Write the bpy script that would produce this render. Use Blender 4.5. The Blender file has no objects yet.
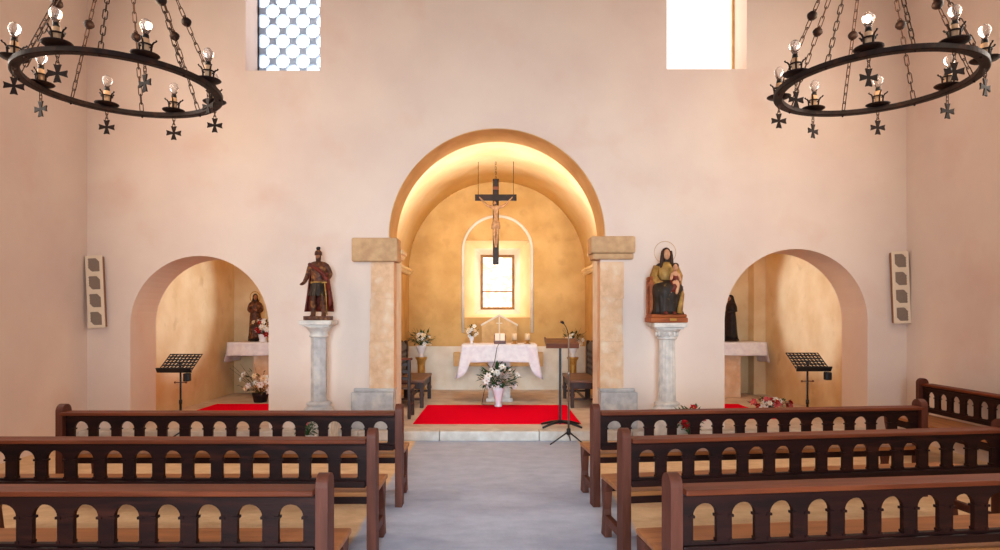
import bpy, bmesh, math, random
from mathutils import Vector, Matrix, Euler
from mathutils.geometry import tessellate_polygon
R = math.radians
random.seed(7)
SC = bpy.context.scene
COL = SC.collection

# ------------------------------------------------------------------ helpers
class MB:
    """collects shapes into one mesh"""
    def __init__(self):
        self.bm = bmesh.new()
    def raw(self, vs, fs, mat=None, smooth=False, mi=0):
        v = [self.bm.verts.new((mat @ Vector(p)) if mat else Vector(p)) for p in vs]
        for f in fs:
            try:
                fc = self.bm.faces.new([v[i] for i in f]); fc.smooth = smooth; fc.material_index = mi
            except ValueError:
                pass
        return self
    def box(self, lo, hi, mat=None, mi=0):
        x0, y0, z0 = lo; x1, y1, z1 = hi
        vs = [(x0,y0,z0),(x1,y0,z0),(x1,y1,z0),(x0,y1,z0),(x0,y0,z1),(x1,y0,z1),(x1,y1,z1),(x0,y1,z1)]
        fs = [(3,2,1,0),(4,5,6,7),(0,1,5,4),(1,2,6,5),(2,3,7,6),(3,0,4,7)]
        return self.raw(vs, fs, mat, False, mi)
    def lathe(self, prof, n=16, mat=None, smooth=True, mi=0, sx=1, sy=1):
        vs, fs = [], []
        for r, z in prof:
            for k in range(n):
                a = 2*math.pi*k/n
                vs.append((r*math.cos(a)*sx, r*math.sin(a)*sy, z))
        m = len(prof)
        for i in range(m-1):
            for k in range(n):
                k2 = (k+1) % n
                fs.append((i*n+k, i*n+k2, (i+1)*n+k2, (i+1)*n+k))
        if prof[0][0] > 1e-6: fs.append(tuple(reversed(range(n))))
        if prof[-1][0] > 1e-6: fs.append(tuple((m-1)*n+k for k in range(n)))
        return self.raw(vs, fs, mat, smooth, mi)
    def loft(self, rings, n=16, mat=None, smooth=True, fold=0, folds=9, mi=0):
        """rings: (cx,cy,cz,rx,ry); optional cloth folds"""
        vs, fs = [], []
        m = len(rings)
        for i, (cx, cy, cz, rx, ry) in enumerate(rings):
            for k in range(n):
                a = 2*math.pi*k/n
                q = 1 + fold*math.sin(folds*a + i*0.25)*(1 - i/max(1, m-1))
                vs.append((cx+rx*q*math.cos(a), cy+ry*q*math.sin(a), cz))
        for i in range(m-1):
            for k in range(n):
                k2 = (k+1) % n
                fs.append((i*n+k, i*n+k2, (i+1)*n+k2, (i+1)*n+k))
        fs.append(tuple(reversed(range(n)))); fs.append(tuple((m-1)*n+k for k in range(n)))
        return self.raw(vs, fs, mat, smooth, mi)
    def tube(self, pts, r, n=8, closed=False, mat=None, smooth=True, mi=0):
        pts = [Vector(p) for p in pts]
        N = len(pts); vs, fs = [], []
        rr = r if isinstance(r, (list, tuple)) else [r]*N
        prev = None
        for i, p in enumerate(pts):
            if closed: t = pts[(i+1) % N]-pts[i-1]
            else: t = pts[min(i+1, N-1)]-pts[max(i-1, 0)]
            t.normalize()
            if prev is None:
                up = Vector((0,0,1)) if abs(t.z) < .9 else Vector((1,0,0))
                u = t.cross(up).normalized()
            else:
                u = (prev - t*prev.dot(t)).normalized()
            prev = u
            w = t.cross(u)
            for k in range(n):
                a = 2*math.pi*k/n
                vs.append(p + (u*math.cos(a)+w*math.sin(a))*rr[i])
        for i in range(N if closed else N-1):
            j = (i+1) % N
            for k in range(n):
                k2 = (k+1) % n
                fs.append((i*n+k, i*n+k2, j*n+k2, j*n+k))
        if not closed:
            fs.append(tuple(reversed(range(n)))); fs.append(tuple((N-1)*n+k for k in range(n)))
        return self.raw(vs, fs, mat, smooth, mi)
    def ball(self, c, r, sx=1, sy=1, sz=1, n=10, mat=None, mi=0):
        prof = [(r*math.sin(math.pi*i/n), -r*math.cos(math.pi*i/n)) for i in range(n+1)]
        prof[0] = (1e-4, -r); prof[-1] = (1e-4, r)
        M = Matrix.Translation(c) @ Matrix.Diagonal((sx, sy, sz, 1))
        return self.lathe(prof, 12, (mat @ M) if mat else M, True, mi)
    def prism(self, loops, d0, d1, mat=None, axis='xz', mi=0):
        """closed 2D loops (first outer, others holes) extruded from d0 to d1 along the third axis"""
        def P(p, d):
            if axis == 'xz': return (p[0], d, p[1])
            if axis == 'yz': return (d, p[0], p[1])
            return (p[0], p[1], d)
        flat = [p for l in loops for p in l]
        tris = tessellate_polygon([[Vector((p[0], p[1], 0)) for p in l] for l in loops])
        n = len(flat)
        vs = [P(p, d0) for p in flat] + [P(p, d1) for p in flat]
        fs = [tuple(t) for t in tris] + [tuple(n+i for i in reversed(t)) for t in tris]
        b = 0
        for l in loops:
            L = len(l)
            for i in range(L):
                j = (i+1) % L
                fs.append((b+i, b+j, n+b+j, n+b+i))
            b += L
        return self.raw(vs, fs, mat, False, mi)
    def build(self, name, material, parent=None, bevel=0, subd=0, smooth=None, loc=None):
        bmesh.ops.recalc_face_normals(self.bm, faces=self.bm.faces)
        me = bpy.data.meshes.new(name)
        self.bm.to_mesh(me); self.bm.free()
        if smooth is not None:
            for p in me.polygons: p.use_smooth = smooth
        for m in (material if isinstance(material, (list, tuple)) else [material]):
            me.materials.append(m)
        o = bpy.data.objects.new(name, me); COL.objects.link(o)
        if parent: o.parent = parent
        if loc: o.location = loc
        if bevel:
            b = o.modifiers.new('bevel', 'BEVEL'); b.width = bevel; b.segments = 2
            b.limit_method = 'ANGLE'; b.angle_limit = R(35)
        if subd:
            s = o.modifiers.new('sub', 'SUBSURF'); s.levels = subd; s.render_levels = subd
        return o

def tag(o, label=None, cat=None, group=None, kind=None):
    if label: o['label'] = label
    if cat: o['category'] = cat
    if group: o['group'] = group
    if kind: o['kind'] = kind
    return o
def empty(name, loc, label, cat, group=None, rz=0):
    o = bpy.data.objects.new(name, None); COL.objects.link(o)
    o.location = loc; o.rotation_euler = (0, 0, rz); o.empty_display_size = .1
    return tag(o, label, cat, group)
def struct(o):
    o['kind'] = 'structure'; return o
def copy_tree(o, parent=None):
    c = o.copy(); COL.objects.link(c)
    if parent: c.parent = parent
    for ch in [x for x in list(COL.objects) if x.parent == o]:
        copy_tree(ch, c)
    return c
def arc(cx, cz, r, a0, a1, n):
    return [(cx+r*math.cos(R(a0+(a1-a0)*i/n)), cz+r*math.sin(R(a0+(a1-a0)*i/n))) for i in range(n+1)]

def skin_body(name, joints, edges, material, parent, subd=2, root=0):
    """one continuous body grown over a skeleton of joints (x,y,z,r)"""
    me = bpy.data.meshes.new(name)
    me.from_pydata([j[:3] for j in joints], edges, [])
    o = bpy.data.objects.new(name, me); COL.objects.link(o)
    o.modifiers.new('skin', 'SKIN')
    lay = me.skin_vertices[0].data
    for i, j in enumerate(joints):
        lay[i].radius = (j[3], j[4] if len(j) > 4 else j[3])
        lay[i].use_root = (i == root)
    s = o.modifiers.new('sub', 'SUBSURF'); s.levels = subd; s.render_levels = subd
    dg = bpy.context.evaluated_depsgraph_get()
    m2 = bpy.data.meshes.new_from_object(o.evaluated_get(dg))
    bpy.data.objects.remove(o)
    m2.name = name
    for p in m2.polygons: p.use_smooth = True
    m2.materials.clear(); m2.materials.append(material)
    o2 = bpy.data.objects.new(name, m2); COL.objects.link(o2)
    if parent: o2.parent = parent
    return o2

# ------------------------------------------------------------------ materials
def srgb(r, g, b):
    f = lambda c: (c/255/12.92) if c/255 <= .04045 else ((c/255+.055)/1.055)**2.4
    return (f(r), f(g), f(b), 1)
def mat(name, c1, c2=None, scale=5, rough=.8, bump=0, bscale=40, detail=6, stretch=(1,1,1),
        metal=0, spec=.3, lo=.35, hi=.65, trans=0, emis=None, estr=0, ior=1.45, coat=0, wear=None, wscale=2, wlo=.5, whi=.7, distort=0):
    m = bpy.data.materials.new(name); m.use_nodes = True
    nt = m.node_tree; N = nt.nodes; L = nt.links
    b = N['Principled BSDF']
    b.inputs['Roughness'].default_value = rough
    b.inputs['Metallic'].default_value = metal
    b.inputs['Specular IOR Level'].default_value = spec
    b.inputs['Transmission Weight'].default_value = trans
    b.inputs['IOR'].default_value = ior
    b.inputs['Coat Weight'].default_value = coat
    tc = N.new('ShaderNodeTexCoord'); mp = N.new('ShaderNodeMapping')
    mp.inputs['Scale'].default_value = stretch
    L.new(tc.outputs['Object'], mp.inputs['Vector'])
    def ramp(sc, det, l, h, dist=0):
        n = N.new('ShaderNodeTexNoise'); n.inputs['Scale'].default_value = sc; n.inputs['Detail'].default_value = det
        n.inputs['Distortion'].default_value = dist
        L.new(mp.outputs['Vector'], n.inputs['Vector'])
        r = N.new('ShaderNodeMapRange'); r.inputs[1].default_value = l; r.inputs[2].default_value = h
        L.new(n.outputs['Fac'], r.inputs[0])
        return r.outputs[0]
    src = None
    if c2:
        mx = N.new('ShaderNodeMix'); mx.data_type = 'RGBA'
        L.new(ramp(scale, detail, lo, hi, distort), mx.inputs[0])
        mx.inputs[6].default_value = c1; mx.inputs[7].default_value = c2
        src = mx.outputs[2]
        if wear:
            m2 = N.new('ShaderNodeMix'); m2.data_type = 'RGBA'
            L.new(ramp(wscale, 8, wlo, whi), m2.inputs[0])
            L.new(src, m2.inputs[6]); m2.inputs[7].default_value = wear
            src = m2.outputs[2]
        L.new(src, b.inputs['Base Color'])
    else:
        b.inputs['Base Color'].default_value = c1
    if bump:
        n = N.new('ShaderNodeTexNoise'); n.inputs['Scale'].default_value = bscale; n.inputs['Detail'].default_value = 8
        L.new(mp.outputs['Vector'], n.inputs['Vector'])
        bp = N.new('ShaderNodeBump'); bp.inputs['Strength'].default_value = bump; bp.inputs['Distance'].default_value = .01
        L.new(n.outputs['Fac'], bp.inputs['Height']); L.new(bp.outputs['Normal'], b.inputs['Normal'])
    if emis:
        b.inputs['Emission Color'].default_value = emis; b.inputs['Emission Strength'].default_value = estr
    return m

M = {}
M['plaster'] = mat('plaster', srgb(232,212,198), srgb(224,202,190), 1.1, .9, .3, 9, wear=srgb(220,184,166), wscale=1.4, wlo=.56, whi=.95)
M['plaster_chancel'] = mat('plaster_chancel', srgb(216,174,112), srgb(200,156,94), 2.2, .9, .35, 14, wear=srgb(190,146,88), wscale=4, wlo=.55, whi=.85)
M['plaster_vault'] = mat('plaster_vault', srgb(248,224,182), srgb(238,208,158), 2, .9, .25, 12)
M['plaster_chapel'] = mat('plaster_chapel', srgb(236,212,172), srgb(222,190,144), 2, .9, .3, 12, wear=srgb(186,150,106), wscale=3, wlo=.6, whi=.9)
M['pale_plaster'] = mat('pale_plaster', srgb(236,226,210), srgb(222,208,188), 4, .9, .2, 16)  # pale trim colour; also holds painted light on jambs and inner splay
M['stone_warm'] = mat('stone_warm', srgb(228,188,152), srgb(212,168,132), 12, .9, .6, 40, wear=srgb(234,208,180), wscale=6, wlo=.5, whi=.7)
M['stone_cap'] = mat('stone_cap', srgb(208,170,130), srgb(188,150,112), 10, .9, .6, 40, wear=srgb(184,146,108), wscale=4, wlo=.55, whi=.75)
M['stone_grey'] = mat('stone_grey', srgb(196,192,192), srgb(170,166,166), 9, .85, .5, 45, wear=srgb(214,206,196), wscale=6, wlo=.5, whi=.75)
M['stone_white'] = mat('stone_white', srgb(222,214,206), srgb(190,184,180), 10, .8, .4, 40)
M['stone_step'] = mat('stone_step', srgb(212,204,196), srgb(186,174,164), 7, .85, .4, 40)
M['floor_choir'] = mat('floor_choir', srgb(214,200,190), srgb(198,180,168), 3, .7, .3, 30, wear=srgb(180,160,146), wscale=6, wlo=.55, whi=.8)
M['carpet'] = mat('carpet_red', srgb(240,0,46), srgb(224,0,38), 60, .95, .4, 300, spec=.02)
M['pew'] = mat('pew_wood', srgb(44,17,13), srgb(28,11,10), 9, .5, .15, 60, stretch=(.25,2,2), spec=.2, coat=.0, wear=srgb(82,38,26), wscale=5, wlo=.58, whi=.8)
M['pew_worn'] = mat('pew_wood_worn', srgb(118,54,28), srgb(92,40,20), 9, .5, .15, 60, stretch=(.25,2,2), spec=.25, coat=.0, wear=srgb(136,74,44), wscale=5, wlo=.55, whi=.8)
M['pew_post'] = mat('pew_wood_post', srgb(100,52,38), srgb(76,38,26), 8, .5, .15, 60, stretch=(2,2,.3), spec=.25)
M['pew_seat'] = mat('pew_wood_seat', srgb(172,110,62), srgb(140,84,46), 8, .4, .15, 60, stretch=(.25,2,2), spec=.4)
M['oak'] = mat('dark_oak', srgb(70,44,32), srgb(46,28,22), 8, .45, .15, 60, stretch=(1,1,.4), spec=.4)
M['seat_oak'] = mat('seat_oak', srgb(126,90,66), srgb(100,68,50), 8, .45, .15, 60, stretch=(.4,2,2), spec=.4)
M['desk_wood'] = mat('desk_wood', srgb(120,66,44), srgb(92,48,32), 8, .4, .1, 60, stretch=(.4,2,2), spec=.4)
M['iron'] = mat('wrought_iron', srgb(40,24,20), srgb(26,15,14), 20, .55, .2, 60, metal=.0, spec=.2, wear=srgb(66,38,28), wscale=14, wlo=.55, whi=.75)
M['chain'] = mat('chain_iron', srgb(86,56,40), srgb(52,34,28), 20, .6, 0, metal=.5, spec=.4)
M['black_metal'] = mat('black_metal', srgb(26,24,26), rough=.45, metal=.3, spec=.5)
M['steel'] = mat('grey_steel', srgb(150,140,136), rough=.35, metal=.9)
M['candle'] = mat('candle_wax', srgb(236,206,168), rough=.5, spec=.4)
M['sleeve'] = mat('candle_sleeve', srgb(206,168,134), rough=.6)
M['glass'] = mat('bulb_glass', (.97,.97,1,1), rough=.04, trans=.92, ior=1.35, spec=.6)
M['cloth'] = mat('white_cloth', srgb(240,238,242), srgb(226,222,230), 12, .9, .15, 80)
M['ceramic'] = mat('white_ceramic', srgb(238,236,240), rough=.25, spec=.5)
M['gold'] = mat('gilt', srgb(206,166,92), srgb(180,132,62), 12, .4, 0, metal=.5)
M['brass'] = mat('gilt_metal', srgb(190,140,70), rough=.35, metal=.9)
M['speaker'] = mat('cream_speaker_housing', srgb(232,212,188), rough=.5)
M['speaker_edge'] = mat('brown_speaker_cabinet', srgb(150,108,82), rough=.6)
M['grille'] = mat('grey_grille', srgb(158,138,122), srgb(130,112,100), 160, .7, .5, 200)
M['leaf'] = mat('dark_leaf', srgb(48,92,50), srgb(30,64,38), 9, .6)
M['leaf_olive'] = mat('olive_leaf', srgb(84,80,42), srgb(56,54,28), 9, .6)
M['petal'] = mat('white_petal', srgb(246,244,240), srgb(228,228,222), 20, .8)
M['petal_cream'] = mat('cream_petal', srgb(244,228,196), srgb(226,200,160), 20, .8)
M['petal_red'] = mat('red_petal', srgb(190,24,40), srgb(140,14,28), 20, .8)
M['petal_pink'] = mat('pink_petal', srgb(222,120,128), srgb(196,70,90), 20, .8)
M['stone_gable'] = mat('gable_stone', srgb(222,184,132), srgb(204,164,114), 8, .85, .3, 40)
M['timber'] = mat('ceiling_timber', srgb(110,76,52), srgb(84,56,38), 5, .7, .2, 40, stretch=(2,.2,2))
M['skin'] = mat('painted_skin', srgb(214,160,122), srgb(190,132,98), 20, .55)
M['skin_dark'] = mat('dark_painted_skin', srgb(176,118,82), srgb(140,90,62), 16, .5)
M['st_brown'] = mat('carved_brown_wood', srgb(104,58,36), srgb(64,34,24), 22, .5, .5, 60, wear=srgb(150,96,52), wscale=18, wlo=.55, whi=.7)
M['st_red'] = mat('painted_red_cape', srgb(128,44,28), srgb(80,28,20), 14, .5, .3, 50)
M['st_gold'] = mat('painted_gold', srgb(184,140,72), srgb(140,98,50), 16, .45, .4, 60, metal=.25)
M['st_dark'] = mat('painted_dark_robe', srgb(54,38,28), srgb(38,28,20), 14, .5, .3, 50, wear=srgb(140,108,54), wscale=16, wlo=.6, whi=.72)
M['st_black'] = mat('blackened_wood', srgb(40,26,24), srgb(24,16,16), 14, .5, .3, 50)
M['st_hair'] = mat('painted_hair', srgb(70,40,28), srgb(48,28,20), 30, .6)
M['st_orange'] = mat('orange_stained_wood', srgb(176,94,44), srgb(140,68,32), 10, .5, .2, 50, stretch=(.4,2,2))
M['ivory'] = mat('carved_ivory_wood', srgb(160,122,88), srgb(118,84,60), 18, .6)
M['lattice'] = mat('pierced_stone', srgb(186,204,226), srgb(166,188,216), 14, .8)
M['book_red'] = mat('red_leather', srgb(120,40,34), rough=.6)
M['paper'] = mat('paper', srgb(240,232,220), rough=.9)

# floor of the nave: grey paved aisle between tan stone under the pews
def floor_mat():
    m = bpy.data.materials.new('nave_paving'); m.use_nodes = True
    N = m.node_tree.nodes; L = m.node_tree.links; b = N['Principled BSDF']
    b.inputs['Roughness'].default_value = .62; b.inputs['Specular IOR Level'].default_value = .3
    tc = N.new('ShaderNodeTexCoord')
    sx = N.new('ShaderNodeSeparateXYZ'); L.new(tc.outputs['Object'], sx.inputs[0])
    ab = N.new('ShaderNodeMath'); ab.operation = 'ABSOLUTE'; L.new(sx.outputs['X'], ab.inputs[0])
    wn = N.new('ShaderNodeTexNoise'); wn.inputs['Scale'].default_value = 3; L.new(tc.outputs['Object'], wn.inputs['Vector'])
    ad = N.new('ShaderNodeMath'); ad.operation = 'MULTIPLY_ADD'; ad.inputs[1].default_value = .06
    L.new(wn.outputs['Fac'], ad.inputs[0]); L.new(ab.outputs[0], ad.inputs[2])
    edge = N.new('ShaderNodeMapRange'); edge.inputs[1].default_value = 1.04; edge.inputs[2].default_value = 1.08
    L.new(ad.outputs[0], edge.inputs[0])
    mp = N.new('ShaderNodeMapping'); mp.inputs['Scale'].default_value = (1, 1.8, 1); L.new(tc.outputs['Object'], mp.inputs['Vector'])
    n1 = N.new('ShaderNodeTexNoise'); n1.inputs['Scale'].default_value = 4; n1.inputs['Detail'].default_value = 10; n1.inputs['Roughness'].default_value = .7
    L.new(mp.outputs['Vector'], n1.inputs['Vector'])
    def ramp(c1, c2, lo, hi):
        r = N.new('ShaderNodeValToRGB'); L.new(n1.outputs['Fac'], r.inputs[0])
        r.color_ramp.elements[0].position = lo; r.color_ramp.elements[1].position = hi
        r.color_ramp.elements[0].color = c1; r.color_ramp.elements[1].color = c2
        return r.outputs[0]
    mx = N.new('ShaderNodeMix'); mx.data_type = 'RGBA'
    L.new(edge.outputs[0], mx.inputs[0])
    L.new(ramp(srgb(156,164,188), srgb(186,192,212), .3, .7), mx.inputs[6])
    L.new(ramp(srgb(206,168,128), srgb(232,198,158), .35, .65), mx.inputs[7])
    L.new(mx.outputs[2], b.inputs['Base Color'])
    n2 = N.new('ShaderNodeTexNoise'); n2.inputs['Scale'].default_value = 30; n2.inputs['Detail'].default_value = 8; L.new(tc.outputs['Object'], n2.inputs['Vector'])
    bp = N.new('ShaderNodeBump'); bp.inputs['Strength'].default_value = .35; bp.inputs['Distance'].default_value = .01
    L.new(n2.outputs['Fac'], bp.inputs['Height']); L.new(bp.outputs['Normal'], b.inputs['Normal'])
    return m
M['floor'] = floor_mat()
def pane_mat(name, c_lo, c_hi, strength, scale):
    m = bpy.data.materials.new(name); m.use_nodes = True
    N = m.node_tree.nodes; L = m.node_tree.links; b = N['Principled BSDF']
    tc = N.new('ShaderNodeTexCoord'); n = N.new('ShaderNodeTexNoise'); n.inputs['Scale'].default_value = scale
    n.inputs['Detail'].default_value = 3; n.inputs['Distortion'].default_value = 1.0
    L.new(tc.outputs['Object'], n.inputs['Vector'])
    r = N.new('ShaderNodeValToRGB'); L.new(n.outputs['Fac'], r.inputs[0])
    r.color_ramp.elements[0].position = .44; r.color_ramp.elements[1].position = .55
    r.color_ramp.elements[0].color = c_lo; r.color_ramp.elements[1].color = c_hi
    L.new(r.outputs[0], b.inputs['Emission Color']); b.inputs['Emission Strength'].default_value = strength
    b.inputs['Base Color'].default_value = (.6,.6,.6,1)
    return m
M['pane_sky'] = pane_mat('bright_milky_pane', (.93,.97,1,1), (1,1,1,1), 1.5, 3)
M['pane_amber'] = pane_mat('leaded_amber_pane', (.80,.42,.14,1), (1,.95,.82,1), 1.7, 9)

# ------------------------------------------------------------------ the shell
HW, HT, YE, TH = 5.33, 6.6, 8.0, .6       # half width, height, east wall, its thickness
FZ = .12                                   # choir level above the nave
LA = (-3.87, .90, 1.47); RA = (3.89, .93, 1.53)
out = [(-HW, 0), (LA[0]-LA[1], 0)] + arc(LA[0], LA[2], LA[1], 180, 0, 32) + [(LA[0]+LA[1], 0),
       (-1.345, 0), (-1.345, 2.58)] + arc(0, 2.62, 1.41, 180, 0, 48) + [(1.345, 2.58), (1.345, 0),
       (RA[0]-RA[1], 0)] + arc(RA[0], RA[2], RA[1], 180, 0, 32) + [(RA[0]+RA[1], 0), (HW, 0), (HW, HT), (-HW, HT)]
WL = (-3.27, -2.30, 4.78, 6.35); WR = (2.21, 3.25, 4.80, 6.35)
rect = lambda a, b, c, d: [(a, c), (b, c), (b, d), (a, d)]
struct(MB().prism([out, rect(*WL), rect(*WR)], YE, YE+TH).build('wall_east', M['plaster']))
# side walls; their tall windows, out of view, are added for the fill lamps
def side_wall(name, s):
    holes = []
    for yc in (2.4, 5.5):
        holes.append([(yc-.6, 3.2), (yc+.6, 3.2), (yc+.6, 5.2)] + arc(yc, 5.2, .6, 0, 180, 14)[1:-1] + [(yc-.6, 5.2)])
    w = MB().prism([[(-4, 0), (YE+TH, 0), (YE+TH, HT), (-4, HT)]] + holes, s*HW, s*(HW+.5), axis='yz').build(name, M['plaster'])
    struct(w)
side_wall('wall_left', -1); side_wall('wall_right', 1)
wo = [(-HW, 0), (-1.3, 0), (-1.3, 2.6)] + arc(0, 2.6, 1.3, 180, 0, 24)[1:-1] + [(1.3, 2.6), (1.3, 0), (HW, 0), (HW, HT), (-HW, HT)]
struct(MB().prism([wo, arc(0, 5.2, .7, 0, 360, 32)[:-1]], -4.5, -4.0).build('wall_west', M['plaster']))
struct(MB().box((-HW-.5, -4, -.2), (HW+.5, YE+TH, 0)).build('floor', M['floor']))
struct(MB().box((-HW-.5, -4, HT), (HW+.5, YE+TH, HT+.2)).build('ceiling', M['timber']))
struct(MB().box((-HW, 7.98, 0), (HW, 13.2, FZ)).build('floor_choir', M['floor_choir']))
st = MB()
x = -HW
while x < HW-.05:
    w = min(random.uniform(1.0, 1.5), HW-x)
    st.box((x+.003, 7.80, 0), (x+w-.003, 8.02, FZ+.004)); x += w
struct(st.build('trim_1', M['stone_step'], bevel=.012))

lin = MB().prism([arc(0, 2.62, 1.4095, 0, 180, 48)+arc(0, 2.62, 1.400, 180, 0, 48)], YE+.004, YE+TH)
struct(lin.build('trim_8', mat('ochre_glow_plaster', srgb(224,180,124), srgb(208,162,106), 3, .9, .3, 14)))  # arch lining: warm light from the chancel put into an ochre colour
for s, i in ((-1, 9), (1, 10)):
    struct(MB().box((min(s*1.345, s*1.338), YE+.2, .12), (max(s*1.345, s*1.338), YE+TH, 2.36)).build('trim_%d' % i, M['pale_plaster']))  # added jamb lining; the bright strip of light is put into its colour
# chancel: side walls, barrel vault, end wall with recess
CW, CS, YB = 1.75, 2.49, 12.2
for s, nm in ((-1, 'wall_chancel_left'), (1, 'wall_chancel_right')):
    struct(MB().box((min(s*CW, s*(CW+.3)), YE+TH, FZ), (max(s*CW, s*(CW+.3)), YB, CS)).build(nm, M['plaster_chancel']))
vl = [(CW*math.cos(R(a)), CS+CW*math.sin(R(a))) for a in range(0, 181, 4)]
vo = [((CW+.3)*math.cos(R(a)), CS+(CW+.3)*math.sin(R(a))) for a in range(180, -1, -4)]
v = MB().prism([vl+vo], YE+TH, YB).build('ceiling_vault', M['plaster_vault'])
for p in v.data.polygons:
    if abs(p.normal.y) < .3: p.use_smooth = True
struct(v)
F = (-.65, .67, 1.55, 3.09); G = (-.46, .48, 1.62, 2.98); W = (-.34, .36, 1.72, 2.86)
struct(MB().prism([[(-CW-.3, FZ), (CW+.3, FZ), (CW+.3, CS+2.05), (-CW-.3, CS+2.05)], rect(*F)], YB, YB+.12)
       .build('wall_chancel_end', [M['plaster_chancel']]))
def splay(a, ya, b, yb):
    A = [(p[0], ya, p[1]) for p in rect(*a)]; B = [(p[0], yb, p[1]) for p in rect(*b)]
    m = MB(); m.raw(A+B, [(i, (i+1) % 4, 4+(i+1) % 4, 4+i) for i in range(4)])
    return m
rv = splay(F, YB+.119, G, YB+.55)
A = [(p[0], YB+.55, p[1]) for p in rect(*G)]; B = [(p[0], YB+.75, p[1]) for p in rect(*W)]
rv2 = MB().raw(A+B, [(i, (i+1) % 4, 4+(i+1) % 4, 4+i) for i in range(4)])
struct(rv2.build('wall_window_splay', M['pale_plaster']))  # inner splay paler than the outer: window glow put into its colour
Bo = [(-1.1, YB+.75, 1.2), (1.1, YB+.75, 1.2), (1.1, YB+.75, 3.4), (-1.1, YB+.75, 3.4)]
struct(rv.build('wall_window_reveal', M['plaster_vault']))
# paler lower band of the end wall
struct(MB().prism([[(-CW, FZ), (CW, FZ), (CW, .98), (-CW, .98)]], YB-.012, YB+.01).build('trim_2', M['pale_plaster']))
# raised bead that outlines the tall arched niche
bead = [(.01-.685, YB-.004, 1.25)] + [(p[0], YB-.004, p[1]) for p in arc(.01, 2.875, .685, 180, 0, 32)] + [(.01+.685, YB-.004, 1.25)]
struct(MB().tube(bead, .03, 8).build('trim_3', M['pale_plaster']))
# cornice at the springing of the vault
for s, i in ((-1, 4), (1, 5)):
    pr = [(0, 0), (.03, 0), (.05, .03), (.05, .05), (.08, .07), (.08, .11), (0, .11)]
    c = MB()
    c.prism([[(s*(CW-a), 2.38+b) for a, b in pr]], YE+TH, YB)
    c.prism([[(s*(1.345-a), 2.36+b) for a, b in pr]], YE+.22, YE+TH+.05)
    struct(c.build('trim_%d' % i, M['plaster_vault']))
# window of the chancel
wf = MB()
wf.prism([rect(W[0]-.01, W[1]+.01, W[2]-.01, W[3]+.01), rect(W[0]+.045, W[1]-.045, W[2]+.045, W[3]-.045)], YB+.74, YB+.82)
wf.box((W[0]+.04, YB+.75, W[2]+.36), (W[1]-.04, YB+.79, W[2]+.385))
wfo = struct(wf.build('window_1', mat('window_frame_bronze', srgb(150,104,48), srgb(120,80,36), 10, .5)))
MB().box((W[0], YB+.80, W[2]), (W[1], YB+.81, W[3])).build('pane', M['pane_amber'], wfo)

# nave windows: pierced lattice on the left, blown-out glazing on the right
yl = YE+.42
wl = empty('window_2', (0, 0, 0), None, None); wl['kind'] = 'structure'
holes = []
p = .275; r = .118
holes2 = []
j = 0; z = WL[2]+.02
cl = lambda v, lo, hi: min(max(v, lo), hi)
while z < WL[3]-.02:
    xx = WL[0]+.06+(p/2 if j % 2 else 0)
    while xx < WL[1]-.02:
        h = []
        for a_, b_ in arc(xx, z, r*.80, 0, 360, 20)[:-1]:
            q = (cl(a_, WL[0]+.018, WL[1]-.018), cl(b_, WL[2]+.018, WL[3]-.018))
            if not h or (q[0]-h[-1][0])**2+(q[1]-h[-1][1])**2 > 1e-7: h.append(q)
        if len(h) > 7: holes2.append(h)
        xx += p
    z += p/2; j += 1
MB().prism([rect(*WL)]+holes2, yl, yl+.05).build('stone_lattice', M['lattice'], wl)
MB().box((WL[0], yl+.12, WL[2]), (WL[1], yl+.125, WL[3])).build('pane', M['pane_sky'], wl)
MB().box((WL[0]-.001, yl-.02, WL[2]), (WL[0]+.014, yl-.002, WL[3])).build('frame', M['black_metal'], wl)
wr = empty('window_3', (0, 0, 0), None, None); wr['kind'] = 'structure'
MB().box((WR[0], yl+.12, WR[2]), (WR[1], yl+.125, WR[3])).build('pane', M['pane_sky'], wr)
MB().prism([rect(*WR), rect(WR[0]+.02, WR[1]-.03, WR[2]+.02, WR[3]-.02)], yl, yl+.04).build('frame', M['stone_gable'], wr)

# side chapels
def chapel(side, s):
    xo, xi, yb, zt = s*5.0, s*2.06, 11.7, 3.3
    a, b = min(xo, xi), max(xo, xi)
    o0 = min(xo, xo+s*.3); o1 = max(xo, xo+s*.3)
    struct(MB().box((o0, YE+TH, FZ), (o1, yb, zt)).build('wall_chapel_%s_outer' % side, M['plaster_chapel']))
    struct(MB().box((a-.3 if s < 0 else a, yb, FZ), (b if s < 0 else b+.3, yb+.3, zt)).build('wall_chapel_%s_end' % side, M['plaster_chapel']))
    struct(MB().box((a-.3 if s < 0 else a, YE+TH, zt), (b if s < 0 else b+.3, yb+.3, zt+.2)).build('ceiling_chapel_%s' % side, M['plaster_chapel']))
chapel('left', -1); chapel('right', 1)
struct(MB().box((4.78, 11.45, FZ), (5.0, 11.7, 3.3)).build('trim_6', M['plaster_chapel']))

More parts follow.
